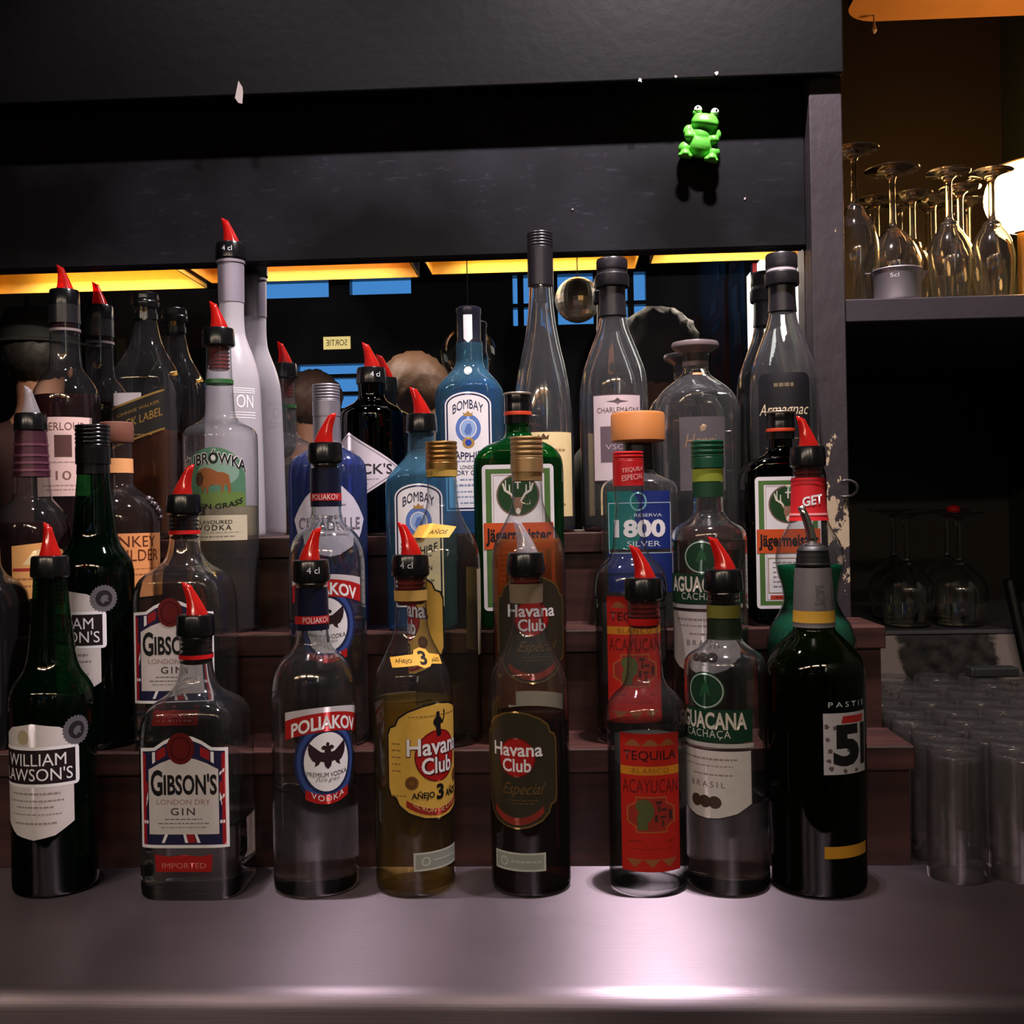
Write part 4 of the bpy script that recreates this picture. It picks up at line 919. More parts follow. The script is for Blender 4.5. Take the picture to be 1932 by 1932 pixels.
for v in bm.verts: th = (v.co.x + .004) / .0157; v.co = Vector((.0159 * math.sin(th), -.0159 * math.cos(th), v.co.y + v.co.x * .12))
from_bm('lettering', bm, paper(235, 190, 190), rc)
B = Bottle('cachaca_bottle', 'clear cachaca bottle with dark green screw cap and lime neck band on the first step', 2, 1340, 1150, PR['cachaca'], -.20, glassm=G_FRONT, shell=.0022, fill=hz(1, 1371, 1262))
Shift(B, 1371); lbl_cachaca(B); B.screwcap(surf('green_cap', lin(16, 72, 48), .35), 1056, 1112, .0162, 3, .6); B.band('neck_band', 1114, 1140, paper(142, 154, 52), .0007); nb = B.band('neck_band', 1141, 1172, paper(22, 62, 38), .0006)
B = Bottle('mint_liqueur_bottle', 'hourglass bottle of green mint liqueur with red neck label on the first step', 2, 1528, 1100, PR['mint'], .25)
B.liquid(1066, L_MINT); nl = B.band('neck_label', 902, 982, paper(206, 34, 42), .0006); B.band('neck_ring', 968, 972, paper(230, 150, 150), .0010, nl); B.band('neck_ring', 905, 909, paper(150, 20, 26), .0012, nl)
B.necktext(nl, [('GET', -18, 18, 935, 953, dict(bold=.03, tilt=3)), ('GET', -92, -56, 935, 953, dict(bold=.03, tilt=3))], PURE, 0); B.pourer(-.007)

# ---------------------------------------------------------------- ROW 3: second step
B = Bottle('malt_whisky_bottle', 'round-shouldered bottle of dark red spirit with plum neck capsule and clear pourer on second step', 3, 62, 1000, PR['malt'], .0)
B.liquid(985, L_RED); B.band('neck_capsule', 812, 900, surf('plum_foil', lin(66, 30, 44), .35, .3), .0008)
for y in (838, 858, 872, 886): B.band('capsule_ring', y, y + 4, surf('plum_ring', lin(110, 66, 84), .3, .4), .0016)
l = B.patch('label', [(-40, 1130), (60, 1130), (60, 1040), (20, 1024), (-40, 1030)], paper(206, 150, 90)); B.patch('label_stripe', rect(-38, 58, 1072, 1078), paper(150, 40, 34), .0006, l); B.patch('label_figure', [(-20, 1066), (0, 1040), (16, 1036), (30, 1050), (24, 1066)], paper(214, 186, 140), .0006, l)
B.bars(l, [(-30, 50, 1090, 1095), (-30, 50, 1104, 1108)], paper(150, 96, 60)); B.pourer(-.003, P_CLEAR)
B = Bottle('whisky_bottle', 'squat whisky bottle with wooden stopper, orange label and embossed monkeys on shoulder', 3, 224, 1050, PR['monkey'], .17)
B.liquid(1010, L_AMBER); l = B.patch('label', rect(-100, 88, 1007, 1128), paper(222, 148, 92)); B.text(l, [('MONKEY', -66, 66, 1012, 1033), ('SHOULDER', -72, 74, 1038, 1060)], paper(96, 44, 26)); B.bars(l, [(-70, 70, 1074, 1076), (-60, 60, 1084, 1088)], paper(150, 96, 60))
lathe('stopper', [(.0172, -.002), (.0182, .0), (.0186, .014), (.0180, .0195), (.0168, .0205)], surf('brown_wood_stopper', lin(112, 70, 56), .45), B.root, 36, (0, 0, B.H)); B.band('neck_band', 866, 893, paper(224, 160, 104), .0007)
em = bmesh.new()
for k, (u, y, r) in enumerate(((58, 942, 9), (72, 953, 9), (85, 966, 9), (64, 950, 6), (78, 962, 6), (92, 978, 7), (76, 942, 5), (90, 958, 5))):
    p = B.wrap(u * B.u, B.v(y), .001); mtx = Matrix.Translation(p) @ Matrix.Diagonal((1, 1, 1.2, 1)); bmesh.ops.create_icosphere(em, subdivisions=2, radius=r * B.u * .75, matrix=mtx)
from_bm('embossed_monkeys', em, surf('pewter', lin(120, 112, 118), .3, .8), B.root, True)
B = Bottle('vodka_bottle', 'clear vodka bottle with bison on green picture label and red pourer on second step', 3, 418, 950, PR['bison'], -.20, glassm=G_BRIGHT)
B.liquid(955, L_STRAW)
l = B.patch('picture_label', [(-64, 955), (64, 955)] + [(x, y) for x, y in ell(0, 905, 64, 62, 16, 0, 180)], paper(76, 118, 92)); B.patch('picture_sky', ell(10, 890, 40, 26), paper(120, 150, 132), .0005, l); B.patch('grass', [(-60, 956), (62, 956), (62, 930), (20, 926), (-20, 930), (-60, 928)], paper(96, 120, 60), .0006, l)
bis = [(-36, 902), (-33, 892), (-26, 885), (-15, 881), (-4, 884), (8, 890), (20, 891), (29, 896), (31, 908), (33, 921), (31, 930), (28, 930), (27, 920), (22, 912), (20, 918), (17, 929), (14, 929), (15, 916), (6, 914), (-6, 915), (-9, 920), (-10, 931), (-13, 931), (-14, 920), (-18, 917), (-19, 929), (-22, 929), (-24, 917), (-30, 917), (-35, 911)]
B.patch('bison', bis, paper(134, 80, 40), .0009, l); B.patch('bison_mane', [(-36, 902), (-33, 892), (-24, 890), (-18, 900), (-22, 914), (-30, 917), (-35, 911)], paper(70, 42, 26), .0011, l)
B.text(l, [('\u017bUBR\u00d3WKA', -66, 66, 862, 892, dict(bold=.07, bend=17))], paper(205, 205, 200), .0013); B.text(l, [('\u017bUBR\u00d3WKA', -65, 65, 863, 891, dict(bold=.02, bend=17))], INK, .0016)
B.text(l, [('BISON GRASS', -56, 56, 938, 949, dict(bold=.02, bend=-12))], INK, .0014)
l2 = B.patch('lower_label', rect(-64, 66, 972, 1020), paper(196, 186, 160)); B.text(l2, [('FLAVOURED', -34, 34, 981, 988), ('VODKA', -32, 32, 990, 1000, dict(space=1.2))], INK); B.bars(l2, [(-50, 50, 1004, 1005), (-40, 40, 1011, 1013)], GREYINK)
B.band('neck_ring', 717, 725, surf('green_ring', lin(34, 84, 40), .4), .0010); B.pourer(-.006)
B = Bottle('gin_bottle', 'ribbed cobalt blue gin bottle with silver screw cap and white shield label on second step', 3, 619, 950, PR['citadelle'], .04, glassm=G_COBALT, flute=26)
B.screwcap(M_SILVER, 726, 786, .0152, 5, .5); B.band('neck_foil', 785, 846, M_SILVER, .0008)
l = B.patch('label', [(0, 908), (24, 918), (46, 938), (60, 956), (76, 980), (66, 1006), (52, 1030), (20, 1046), (0, 1050), (-20, 1046), (-52, 1030), (-66, 1006), (-76, 980), (-60, 956), (-46, 938), (-24, 918)], paper(206, 200, 214), .0030); B.text(l, [('CITADELLE', -62, 62, 976, 999, dict(bold=.01))], paper(110, 104, 116), .0060); B.bars(l, [(-30, 30, 950, 954), (-40, 40, 1008, 1011)], paper(160, 154, 168), .0050)
B = Bottle('gin_bottle', 'pale blue gin bottle with red pourer and arched white label on second step', 3, 798, 1000, PR['bombay'], None, flat=.033, n=4.0, glassm=G_BLUE)
lbl_bombay(B); B.pourer(-.009); B.liquid(985, L_BLUE)
B = Bottle('herbal_liqueur_bottle', 'large square green herbal liqueur bottle with stag label on second step', 3, 981, 1000, PR['jaeger'], None, flat=.036, n=6.0, glassm=G_JAEG)
lbl_jaeger(B); B.liquid(866, L_DARK); ck = surf('orange_ring', lin(206, 66, 36), .4)
def jcap(B, y0, y1):
    zt, zb = B.vz(y0), B.vz(y1); h_ = zt - zb; r = .0148
    c = lathe('screw_cap', [(r, 0), (r, h_ * .25), (r * 1.0, h_ * .30), (r, h_ * .62), (r * .985, h_ * .65), (r, h_ * .7), (r, h_ * .93), (r * .96, h_)], M_BLACK, B.root, 36, (0, 0, zb)); lathe('cap_ring', [(r + .0004, h_ * .27), (r + .0006, h_ * .33), (r + .0004, h_ * .39)], ck, c, 36, None, False, False)
    lathe('cap_rim', [(r * 1.04, h_ * .93), (r * 1.06, h_ * .98), (r * 1.0, h_ * 1.01), (r * .5, h_ * 1.012)], surf('cap_rim_metal', lin(150, 136, 120), .35, .6), c, 36)
jcap(B, 742, 800)
B = Bottle('tequila_bottle', 'clear tequila bottle with broad tan cork stopper and blue label on second step', 3, 1207, 1000, PR['reserva'], -.03, flat=.036, n=3.4, glassm=G_HEAVY, shell=.0024, fill=hz(3, 1207, 1060))
lathe('stopper', [(.0150, -.002), (.0275, 0), (.0292, .0015), (.0292, .0285), (.0280, .0312), (.0262, .0318)], surf('tan_cork', lin(196, 124, 66), .45), B.root, 44, (0, 0, B.H)); B.band('neck_foil', 834, 886, surf('black_foil', (.012, .011, .013, 1), .3), .0006)
l = B.patch('label', rect(-60, 60, 926, 1036), paper(26, 44, 118)); B.patch('teal_field', [(-60, 1036), (-8, 1036), (4, 1010), (-8, 984), (2, 950), (-10, 926), (-60, 926)], paper(20, 110, 106), .0006, l); B.patch('agave', [ell(0, 946, 16, 18), ell(0, 946, 13, 15)], paper(120, 180, 180), .0008, l)
B.text(l, [('1800', -46, 50, 980, 1014, dict(bold=.04))], PURE); B.text(l, [('RESERVA', -8, 44, 969, 975), ('SILVER', -22, 40, 1021, 1031)], paper(205, 215, 230)); B.patch('frame', [rect(-58, 62, 948, 1044), rect(-56.5, 60.5, 949.5, 1042.5)], paper(180, 200, 214), .0007, l)
B.patch('lower_band', rect(-62, 62, 1044, 1118), paper(24, 42, 110), .0004)
B = Bottle('herbal_liqueur_bottle', 'smaller square dark herbal liqueur bottle with stag label beside the grey post', 3, 1476, 1000, PR['jaeger'], None, flat=.036, n=6.0, glassm=glass('dark_forest_glass', (.012, .10, .04), .25), scale=.895)
Shift(B, 981, 3, .895); lbl_jaeger(B); B.liquid(820, L_DARK); jcap(B, 742, 800)

# ---------------------------------------------------------------- ROW 4: top step, in front of the mirror
B = Bottle('malt_whisky_bottle', 'dark red malt whisky bottle with pale label, brown square and red pourer on top step', 4, 127, 850, PR['speyside'], -.12)
B.liquid(748, L_RED); l = B.patch('label', rect(-58, 58, 786, 936), paper(222, 190, 184)); B.text(l, [('ABERLOUR', -50, 42, 796, 811)], paper(120, 84, 80)); B.patch('brown_square', rect(-16, 16, 820, 862), paper(90, 60, 56), .0006, l); B.text(l, [('10', -14, 14, 888, 905)], paper(130, 92, 84)); B.bars(l, [(-40, 40, 870, 873), (-40, 40, 914, 917), (-34, 34, 922, 925)], paper(170, 140, 134))
B.band('neck_capsule', 577, 612, surf('black_foil', (.012, .011, .013, 1), .3), .0008); B.band('neck_ring', 622, 627, surf('grey_ring', lin(130, 116, 116), .4), .0008); B.pourer(-.005)
B = Bottle('whisky_bottle', 'square whisky bottle with open black neck and slanted black and gold label', 4, 279, 800, PR['square'], None, flat=.034, n=5.0)
B.liquid(815, L_AMBER); lathe('cap', [(.0155, -.004), (.0160, .0), (.0160, .0025), (.0150, .004), (.0156, .007), (.0150, .009), (.0155, .012), (.0140, .0135)], M_BLACK, B.root, 32, (0, 0, B.H)); B.band('neck_ring', 592, 604, M_BLACK, .0012)
gd = surf('gold_print', lin(150, 120, 66), .35, .7)
l = B.patch('label', [(-54, 846), (54, 810), (54, 733), (-54, 769)], paper(20, 17, 15)); B.patch('gold_edge', [[(-54, 846), (54, 810), (54, 806), (-54, 842)], [(-54, 773), (54, 737), (54, 733), (-54, 769)]], gd, .0006, l)
B.text(l, [('BLACK LABEL', -50, 50, 784, 800, dict(tilt=17, bold=.01))], gd); B.text(l, [('JOHNNIE WALKER', -40, 44, 768, 776, dict(tilt=14))], gd); B.bars(l, [(-20, 30, 818, 821)], gd); B.patch('paper_slip', rect(-46, 10, 740, 764), paper(180, 172, 176), .0003)
B = Bottle('vodka_bottle', 'tall frosted glass vodka bottle with white ON lettering and red pourer on top step', 4, 441, 800, PR['frosted'], .0, glassm=G_FROST)
l = B.text(B.root, [('ON', 6, 41, 743, 768)], PURE, .0006); B.patch('printed_rules', [rect(-6, 46, y, y + 1.6) for y in (730, 734, 738, 776, 781, 786)], PURE, .0006)
B.band('neck_foil', 489, 572, surf('silver_grey_foil', lin(150, 142, 156), .4, .4), .0007); B.band('neck_ring', 493, 498, surf('silver_grey_foil', lin(150, 142, 156), .4, .4), .0018); B.pourer(-.007, mark='4 cl', markdx=.001, stop=False)
B = Bottle('gin_bottle', 'round black apothecary gin bottle with pale diamond label and red pourer on top step', 4, 703, 850, PR['apothecary'], -.70, glassm=G_BLACK)
l = B.patch('label', [(0, 814), (112, 884), (0, 954), (-112, 884)], paper(206, 196, 206)); B.patch('border', [[(0, 818), (106, 884), (0, 950), (-106, 884)], [(0, 820), (102, 884), (0, 948), (-102, 884)]], paper(130, 120, 128), .0006, l)
B.text(l, [("HENDRICK'S", -86, 88, 874, 894, dict(bold=.01))], paper(44, 38, 44)); B.bars(l, [(-60, 60, 902, 905), (-40, 40, 912, 914), (-14, 14, 846, 862)], paper(170, 158, 166)); B.pourer(-.007, mark='4 cl', markdx=.008)
B = Bottle('gin_bottle', 'bright blue square gin bottle with black cap and arched white label on top step', 4, 888, 800, PR['bombay'], None, flat=.033, n=4.0, glassm=G_BLUE, scale=1.04)
Shift(B, 798, 3, 1.04); lbl_bombay(B); B.liquid(880, L_BLUE); c = lathe('cap', [(.0140, -.003), (.0150, 0), (.0150, .004), (.0140, .006), (.0142, .036), (.0150, .040), (.0146, .0435), (.0125, .045)], surf('navy_cap', (.012, .012, .022, 1), .25), B.root, 36, (0, 0, B.H - .002))
bm = fill([[(x, -y) for x, y in ((-.0052, -.034), (.0052, -.034), (.0052, -.006), (0, -.001), (-.0052, -.006))]])
slice_bm(bm, .003)
for v in bm.verts: th = v.co.x / .0150; v.co = Vector((.0152 * math.sin(th), -.0152 * math.cos(th), v.co.y))
from_bm('cap_strip', bm, PURE, c); B.patch('neck_medal', ell(0, 868, 8, 9), surf('silver_medal', lin(190, 186, 180), .3, .5), .0012, vstep=.004)
B = Bottle('wine_brandy_bottle', 'tall slender clear bottle with long black capsule and cream label on top step', 4, 1023, 700, PR['slim'], 0, glassm=G_HEAVY, shell=.0024)
B.liquid(930, L_STRAW); B.screwcap(surf('black_capsule', (.014, .012, .016, 1), .35), 440, 540, .0150, 5, .30, 'capsule')
l = B.patch('label', rect(-66, 66, 815, 975), paper(238, 214, 160)); B.patch('crown', [(-9, 829), (9, 829), (11, 819), (5, 824), (0, 817), (-5, 824), (-11, 819)], paper(90, 66, 40), .0006, l); B.bars(l, [(-40, 44, 846, 852), (-30, 34, 866, 869), (-44, 46, 950, 955)], paper(176, 140, 96))
B = Bottle('cognac_bottle', 'clear cognac bottle with black capsule and pinkish grey label on top step', 4, 1159, 750, PR['cognac'], .09, glassm=G_HEAVY, shell=.0024)
B.liquid(960, L_STRAW)
def ccap(B, y0, y1, y2, band=None):
    k = surf('black_capsule', (.014, .012, .016, 1), .35); B.band('capsule', y1 + 4, y2, k, .0010); z1, z0_ = B.vz(y1), B.vz(y0)
    c = lathe('cap', [(.0180, 0), (.0184, .002), (.0182, z0_ - z1 - .002), (.0172, z0_ - z1)], k, B.root, 36, (0, 0, z1 + .002)); lathe('cap_collar', [(.0168, -.0055), (.0178, -.004), (.0172, .0015)], band or k, c, 36)
    lathe('neck_lip', [(.0190, -.020), (.0197, -.018), (.0197, -.006), (.0180, -.004)], k, c, 36, None, False, True)
ccap(B, 493, 514, 598)
l = B.patch('label', rect(-50, 50, 743, 908), paper(206, 190, 196)); B.patch('border', [rect(-50, 50, 743, 908), rect(-48, 48, 745, 906)], paper(70, 56, 66), .0006, l); B.text(l, [('CHARLEMAGNE', -40, 44, 768, 778)], paper(110, 90, 96)); B.patch('ornament', [(-22, 757), (-6, 755), (0, 750), (6, 755), (22, 757), (6, 759), (0, 763), (-6, 759)], paper(90, 76, 84), .0008, l)
B.patch('grey_square', rect(-34, 34, 804, 872), paper(104, 88, 98), .0008, l); B.text(l, [('VSOP', -24, 24, 838, 848)], paper(180, 166, 172))
B = Bottle('brandy_carafe', 'broad clear carafe with flat mushroom stopper, dark grey label and amber dregs on top step', 4, 1314, 800, PR['carafe'], .16, flat=.044, glassm=G_HEAVY, shell=.0024)
B.liquid(945, LIQ('amber_dregs', (.62, .30, .10)))
lathe('stopper', [(.0150, -.016), (.0150, -.002), (.0170, .0), (.0235, .0035), (.0270, .0062), (.0275, .0095), (.0262, .0120), (.0200, .0132)], surf('grey_stopper', lin(112, 98, 100), .35), B.root, 40, (0, 0, B.H))
B.patch('seal_strip', rect(-10, 9, 696, 701), paper(222, 120, 60), .0010); l = B.patch('label', rect(-44, 44, 786, 926), paper(86, 80, 84)); B.text(l, [('Henri', -34, 26, 818, 844, dict(shear=.3))], paper(140, 112, 92)); B.patch('ornament', [(-6, 806), (0, 800), (8, 802), (4, 812), (-4, 814)], paper(150, 124, 100), .0006, l)
B.patch('back_label', rect(-60, 60, 786, 926), paper(190, 186, 190, back=(212, 206, 214)), .0003, u0=PI * B.R)
B = Bottle('armagnac_bottle', 'clear armagnac bottle with black capsule and rounded black label beside the grey post', 4, 1479, 750, PR['cognac'], 0, glassm=G_HEAVY, shell=.0024)
Shift(B, 1159, 4); B.liquid(960, L_STRAW); ccap(B, 493, 520, 598, surf('grey_white_collar', lin(190, 180, 186), .4))
l = B.patch('label', rrect(-52, 52, 710, 890, 14), paper(22, 21, 26)); B.text(l, [('Armagnac', -50, 48, 768, 796, dict(shear=.35))], paper(214, 196, 164)); B.bars(l, [(-18, 18, 728, 738), (-30, 30, 832, 836), (-36, 36, 850, 853)], paper(110, 96, 70))
# ================================================================ niche to the right: shelf, stemware, lamp
m_shelf = surf('grey_brown_shelf_paint', lin(46, 40, 46), .45, var=.2, scale=20, bump=.2)
SHZ = at(1760, 560, 1.268).z; SHB = at(1760, 604, 1.268).z
sh = box('wooden_shelf', PX1 + .001, XR - .001, 1.268, YN - .001, SHB, SHZ, m_shelf, None, .0015); tag(sh, 'grey painted shelf board in the niche carrying upturned stem glasses', 'shelf')
# upper tan board with a rounded corner
UZ = at(1760, 36, 1.56).z; ux = at(1585, 20, 1.56).x
b = bmesh.new(); r_ = .05
pts = [(ux, 1.36), (XR - .001, 1.36), (XR - .001, 1.56)] + [(ux + r_ - r_ * math.sin(a * PI / 16), 1.56 - r_ + r_ * math.cos(a * PI / 16)) for a in range(9)]
fv = [b.verts.new((x, y, UZ)) for x, y in pts]; f = b.faces.new(fv); ex = bmesh.ops.extrude_face_region(b, geom=[f])
for v in ex['geom']:
    if isinstance(v, bmesh.types.BMVert): v.co.z += .03
bmesh.ops.recalc_face_normals(b, faces=b.faces[:])
o = from_bm('upper_shelf', b, surf('tan_wood', lin(168, 118, 66), .5, var=.25, scale=12)); tag(o, 'tan wooden upper shelf with a rounded corner above the upturned glasses', 'shelf')
hp = at(1650, 80, 1.54)
hk = lathe('shelf_hook', [(.0012, -.026), (.004, -.022), (.0022, -.016), (.0014, -.012), (.0014, .0005)], m_chip, None, 12, (hp.x, 1.54, UZ)); tag(hk, 'small pale hook under the tan upper shelf', 'hook')

def stem_profile(foot_r, stem_h, bowl_h, bowl_r, rim_r, total):
    """upright outline from the foot up"""
    pr = [(0.0005, .0), (foot_r * .96, .0), (foot_r, .0008), (foot_r * .97, .0018), (foot_r * .5, .0045), (.0065, .009), (.0042, .014), (.0038, .02), (.0038, stem_h * .75), (.0050, stem_h * .93), (.010, stem_h)]
    for t, q in ((.06, .45), (.14, .68), (.28, .90), (.42, 1.0), (.60, .98), (.8, .90), (1.0, rim_r / bowl_r)): pr.append((bowl_r * q, stem_h + bowl_h * t))
    zs_ = [p[1] for p in pr]; f = pchip([i for i in range(len(pr))], [p[0] for p in pr]); g = pchip([i for i in range(len(pr))], zs_)
    out = [(f(i / 3), g(i / 3)) for i in range(3 * (len(pr) - 1) + 1)]
    inner = [(max(.0008, r - .0011), z + .0012) for r, z in out if z > stem_h - .001]
    return out + list(reversed(inner))
def stem_glass(pr, label, loc, group, name='wine_glass', total=None):
    h_ = max(z for r, z in pr); fl = [(r, h_ - z) for r, z in pr]
    o = empty(name, loc); tag(o, label, 'glass', group)
    # upturned: rim down, foot on top; the foot, the stem and the bowl are its parts
    foot = [p for p in fl if p[1] > h_ - .0145]; rest = [p for p in fl if p[1] <= h_ - .012]
    i = next(k for k, p in enumerate(pr) if p[1] > .013)
    j = next(k for k, p in enumerate(pr) if p[0] > .0062 and k > i)
    for nm, seg in (('foot', fl[:i + 1]), ('stem', fl[i:j + 1]), ('bowl', fl[j:])):
        v, f = lathe_data(seg, 36, False, False); from_data(nm, v, [tuple(reversed(q)) for q in f], G_WINE, o)
    return o
GRP = 'upturned glasses on the niche shelf'
def shelf_glass(px, pyf, Y, kind, label):
    p = at(px, pyf, Y); hgt = p.z - SHZ; X = p.x + (at(px, 470, Y).x - p.x) * .5
    if kind == 'flute': pr = stem_profile(.031, hgt * .36, hgt * .64, .029, .024, hgt)
    elif kind == 'wine': pr = stem_profile(.034, hgt * .42, hgt * .58, .035, .029, hgt)
    else: pr = stem_profile(.0268, hgt * .38, hgt * .62, .0264, .0225, hgt)
    return stem_glass(pr, label, (X, Y, SHZ), GRP, 'champagne_flute' if kind == 'flute' else 'wine_glass')
shelf_glass(1612, 285, 1.335, 'flute', 'tall upturned flute on the niche shelf tight against the grey post')
shelf_glass(1684, 322, 1.375, 'wine', 'upturned round wine glass on the niche shelf directly behind the steel jigger')
for px, py, Y in ((1790, 326, 1.345), (1871, 326, 1.345)): shelf_glass(px, py, Y, 'tulip', 'upturned tulip glass in the front rank on the niche shelf before the glowing lamp')
for px, py, Y in ((1722, 368, 1.455), (1812, 356, 1.450)): shelf_glass(px, py, Y, 'tulip', 'upturned tulip glass in the second rank on the niche shelf')
for px, py, Y in ((1655, 376, 1.545), (1762, 376, 1.545), (1828, 380, 1.61), (1890, 386, 1.69), (1700, 388, 1.64), (1800, 390, 1.72), (1750, 388, 1.76), (1640, 392, 1.70)): shelf_glass(px, py, Y, 'tulip', 'upturned tulip glass at the back of the niche shelf')

# steel jigger cup
q = at(1694, 556, 1.298); jr = .0285
jg = lathe('jigger', [(.020, .0), (.0262, .0015), (.0268, .004), (.0275, .034), (.0292, .0368), (.0298, .038), (.0290, .039), (.0268, .0365), (.0255, .003), (.002, .0022)], surf('satin_steel', lin(206, 196, 206), .4, .9, .05), None, 44, (q.x, 1.300, SHZ), True, True); tag(jg, 'small steel measuring cup standing upright on the niche shelf before the wine glasses', 'jigger')
bm = text_bm('5cl'); fit_bm(bm, -.006, .004, .026, .031); slice_bm(bm, .003)
for v in bm.verts: th = (v.co.x - .010) / .0276; v.co = Vector((.0277 * math.sin(th), -.0277 * math.cos(th), v.co.y))
from_bm('lettering', bm, surf('engraved_mark', lin(190, 180, 190), .5), jg)
b = bmesh.new(); lipv = [b.verts.new(c) for c in ((.0265, -.010, .037), (.0265, .010, .037), (.0370, 0, .0372), (.0262, -.006, .022), (.0262, .006, .022))]
for t in ((0, 3, 2), (1, 2, 4), (2, 3, 4), (0, 2, 1), (0, 1, 4, 3)): b.faces.new([lipv[i] for i in t])
bmesh.ops.recalc_face_normals(b, faces=b.faces[:]); from_bm('pouring_lip', b, MATS['satin_steel'], jg)

# glowing globe lamp
q = at(1930, 372, 1.50); lm = empty('globe_lamp', (q.x, 1.50, SHZ)); tag(lm, 'glowing globe lamp standing on the niche shelf among the glasses', 'lamp')
zc = q.z - SHZ
lathe('lamp_base', [(.040, 0), (.042, .003), (.040, .008), (.012, .014), (.008, .030), (.008, zc - .050), (.018, zc - .046), (.018, zc - .036)], surf('brass_lamp', lin(150, 110, 50), .3, .9), lm, 32)
pr = [(max(.0005, .050 * math.sin(PI * i / 20)), zc - .050 * math.cos(PI * i / 20)) for i in range(21)]
lathe('globe', pr, emit('globe_glow', (1.0, .52, .17), 46.0), lm, 32)
g0 = at(1828, 312, 1.46); g1 = at(1932, 282, 1.46)
tube('lamp_arm', [(g0.x - q.x + (g1.x - g0.x) * t * 1.8, -.035 + .035 * (1 - abs(1 - t * 1.1)), g0.z - SHZ - .02 + (g1.z - g0.z + .018) * math.sin(min(1, t * 1.0) * PI / 2) * 1.15) for t in [i / 10 for i in range(11)]], .0022, surf('arm_metal', lin(170, 150, 110), .35, .7), lm, 10)

# ================================================================ lower niche: ledge, wine glasses, tumblers
mst, nt, out = new_mat('worn_plaster_stone')
p = N(nt, 'BsdfPrincipled', Roughness=.7); tc = N(nt, 'TexCoord'); nz = N(nt, 'TexNoise', Scale=7.0, Detail=8.0, Roughness=.6); L(nt, tc.outputs['Object'], nz.inputs['Vector'])
n2 = N(nt, 'TexNoise', Scale=60.0, Detail=5.0); L(nt, tc.outputs['Object'], n2.inputs['Vector'])
sp = N(nt, 'SeparateXYZ'); L(nt, tc.outputs['Object'], sp.inputs[0])
ax_ = N(nt, 'Math', operation='SUBTRACT'); ax_.inputs[1].default_value = .222; L(nt, sp.outputs['X'], ax_.inputs[0])
ab = N(nt, 'Math', operation='ABSOLUTE'); L(nt, ax_.outputs[0], ab.inputs[0])
mu = N(nt, 'MapRange'); mu.inputs['From Min'].default_value = .045; mu.inputs['From Max'].default_value = .10; mu.inputs['To Min'].default_value = .22; mu.inputs['To Max'].default_value = -.25; L(nt, ab.outputs[0], mu.inputs['Value'])
ad = N(nt, 'Math', operation='ADD'); L(nt, nz.outputs['Fac'], ad.inputs[0]); L(nt, mu.outputs[0], ad.inputs[1])
gt = N(nt, 'MapRange'); gt.inputs['From Min'].default_value = .52; gt.inputs['From Max'].default_value = .56; L(nt, ad.outputs[0], gt.inputs['Value'])
dk = N(nt, 'ValToRGB'); dk.color_ramp.elements[0].color = lin(34, 32, 34); dk.color_ramp.elements[1].color = lin(104, 98, 100); dk.color_ramp.elements[0].position = .35; dk.color_ramp.elements[1].position = .7; L(nt, n2.outputs['Fac'], dk.inputs[0])
mc = N(nt, 'MixRGB'); mc.inputs[1].default_value = lin(214, 196, 198); L(nt, dk.outputs[0], mc.inputs[2]); L(nt, gt.outputs[0], mc.inputs[0]); L(nt, mc.outputs[0], p.inputs['Base Color'])
bp = N(nt, 'Bump', Strength=.4, Distance=.003); L(nt, n2.outputs['Fac'], bp.inputs['Height']); L(nt, bp.outputs[0], p.inputs['Normal']); L(nt, p.outputs[0], out.inputs[0])
LZ = at(1760, 1188, 1.50).z; LX = PX1 - .03
sl = empty('stone_ledge', (LX, 1.50, 0)); tag(sl, 'worn white plastered stone ledge with dark patch behind the tumblers', 'ledge')
b = box_bm(0, XR - LX - .001, 0, YN - 1.502, 0, LZ - .006, .004, 3); from_bm('plaster_block', b, mst, sl)
from_bm('ledge_top', box_bm(-.002, XR - LX - .001, -.004, YN - 1.502, LZ - .0062, LZ, .002, 2), surf('grey_ledge_top', lin(120, 114, 128), .5, var=.2, scale=12), sl)
for px, Y, lab in ((1709, 1.545, 'upturned wine glass at the front of the stone ledge'), (1808, 1.545, 'upturned wine glass at the front of the stone ledge'), (1684, 1.66, 'upturned wine glass behind another on the stone ledge'), (1785, 1.66, 'upturned wine glass behind another on the stone ledge')):
    p = at(px, 968 if Y < 1.6 else 962, Y); hg = p.z - LZ
    stem_glass(stem_profile(.0365, hg * .46, hg * .54, .0375, .031, hg), lab, (p.x, Y, LZ), 'upturned wine glasses on the stone ledge')
p = at(1800, 957, 1.545); hgz = at(1808, 968, 1.545).z
b = bmesh.new(); bmesh.ops.create_uvsphere(b, u_segments=20, v_segments=12, radius=.0088, matrix=Matrix.Translation((0, 0, .0055)) @ Matrix.Diagonal((1.05, 1, .68, 1))); 
o = from_bm('red_bead', b, plastic_translucent('red_bead_plastic', (.95, .02, .012), .9), None, True, (p.x - .001, 1.545, hgz)); tag(o, 'small shiny red bead lying on the foot of an upturned wine glass', 'bead')

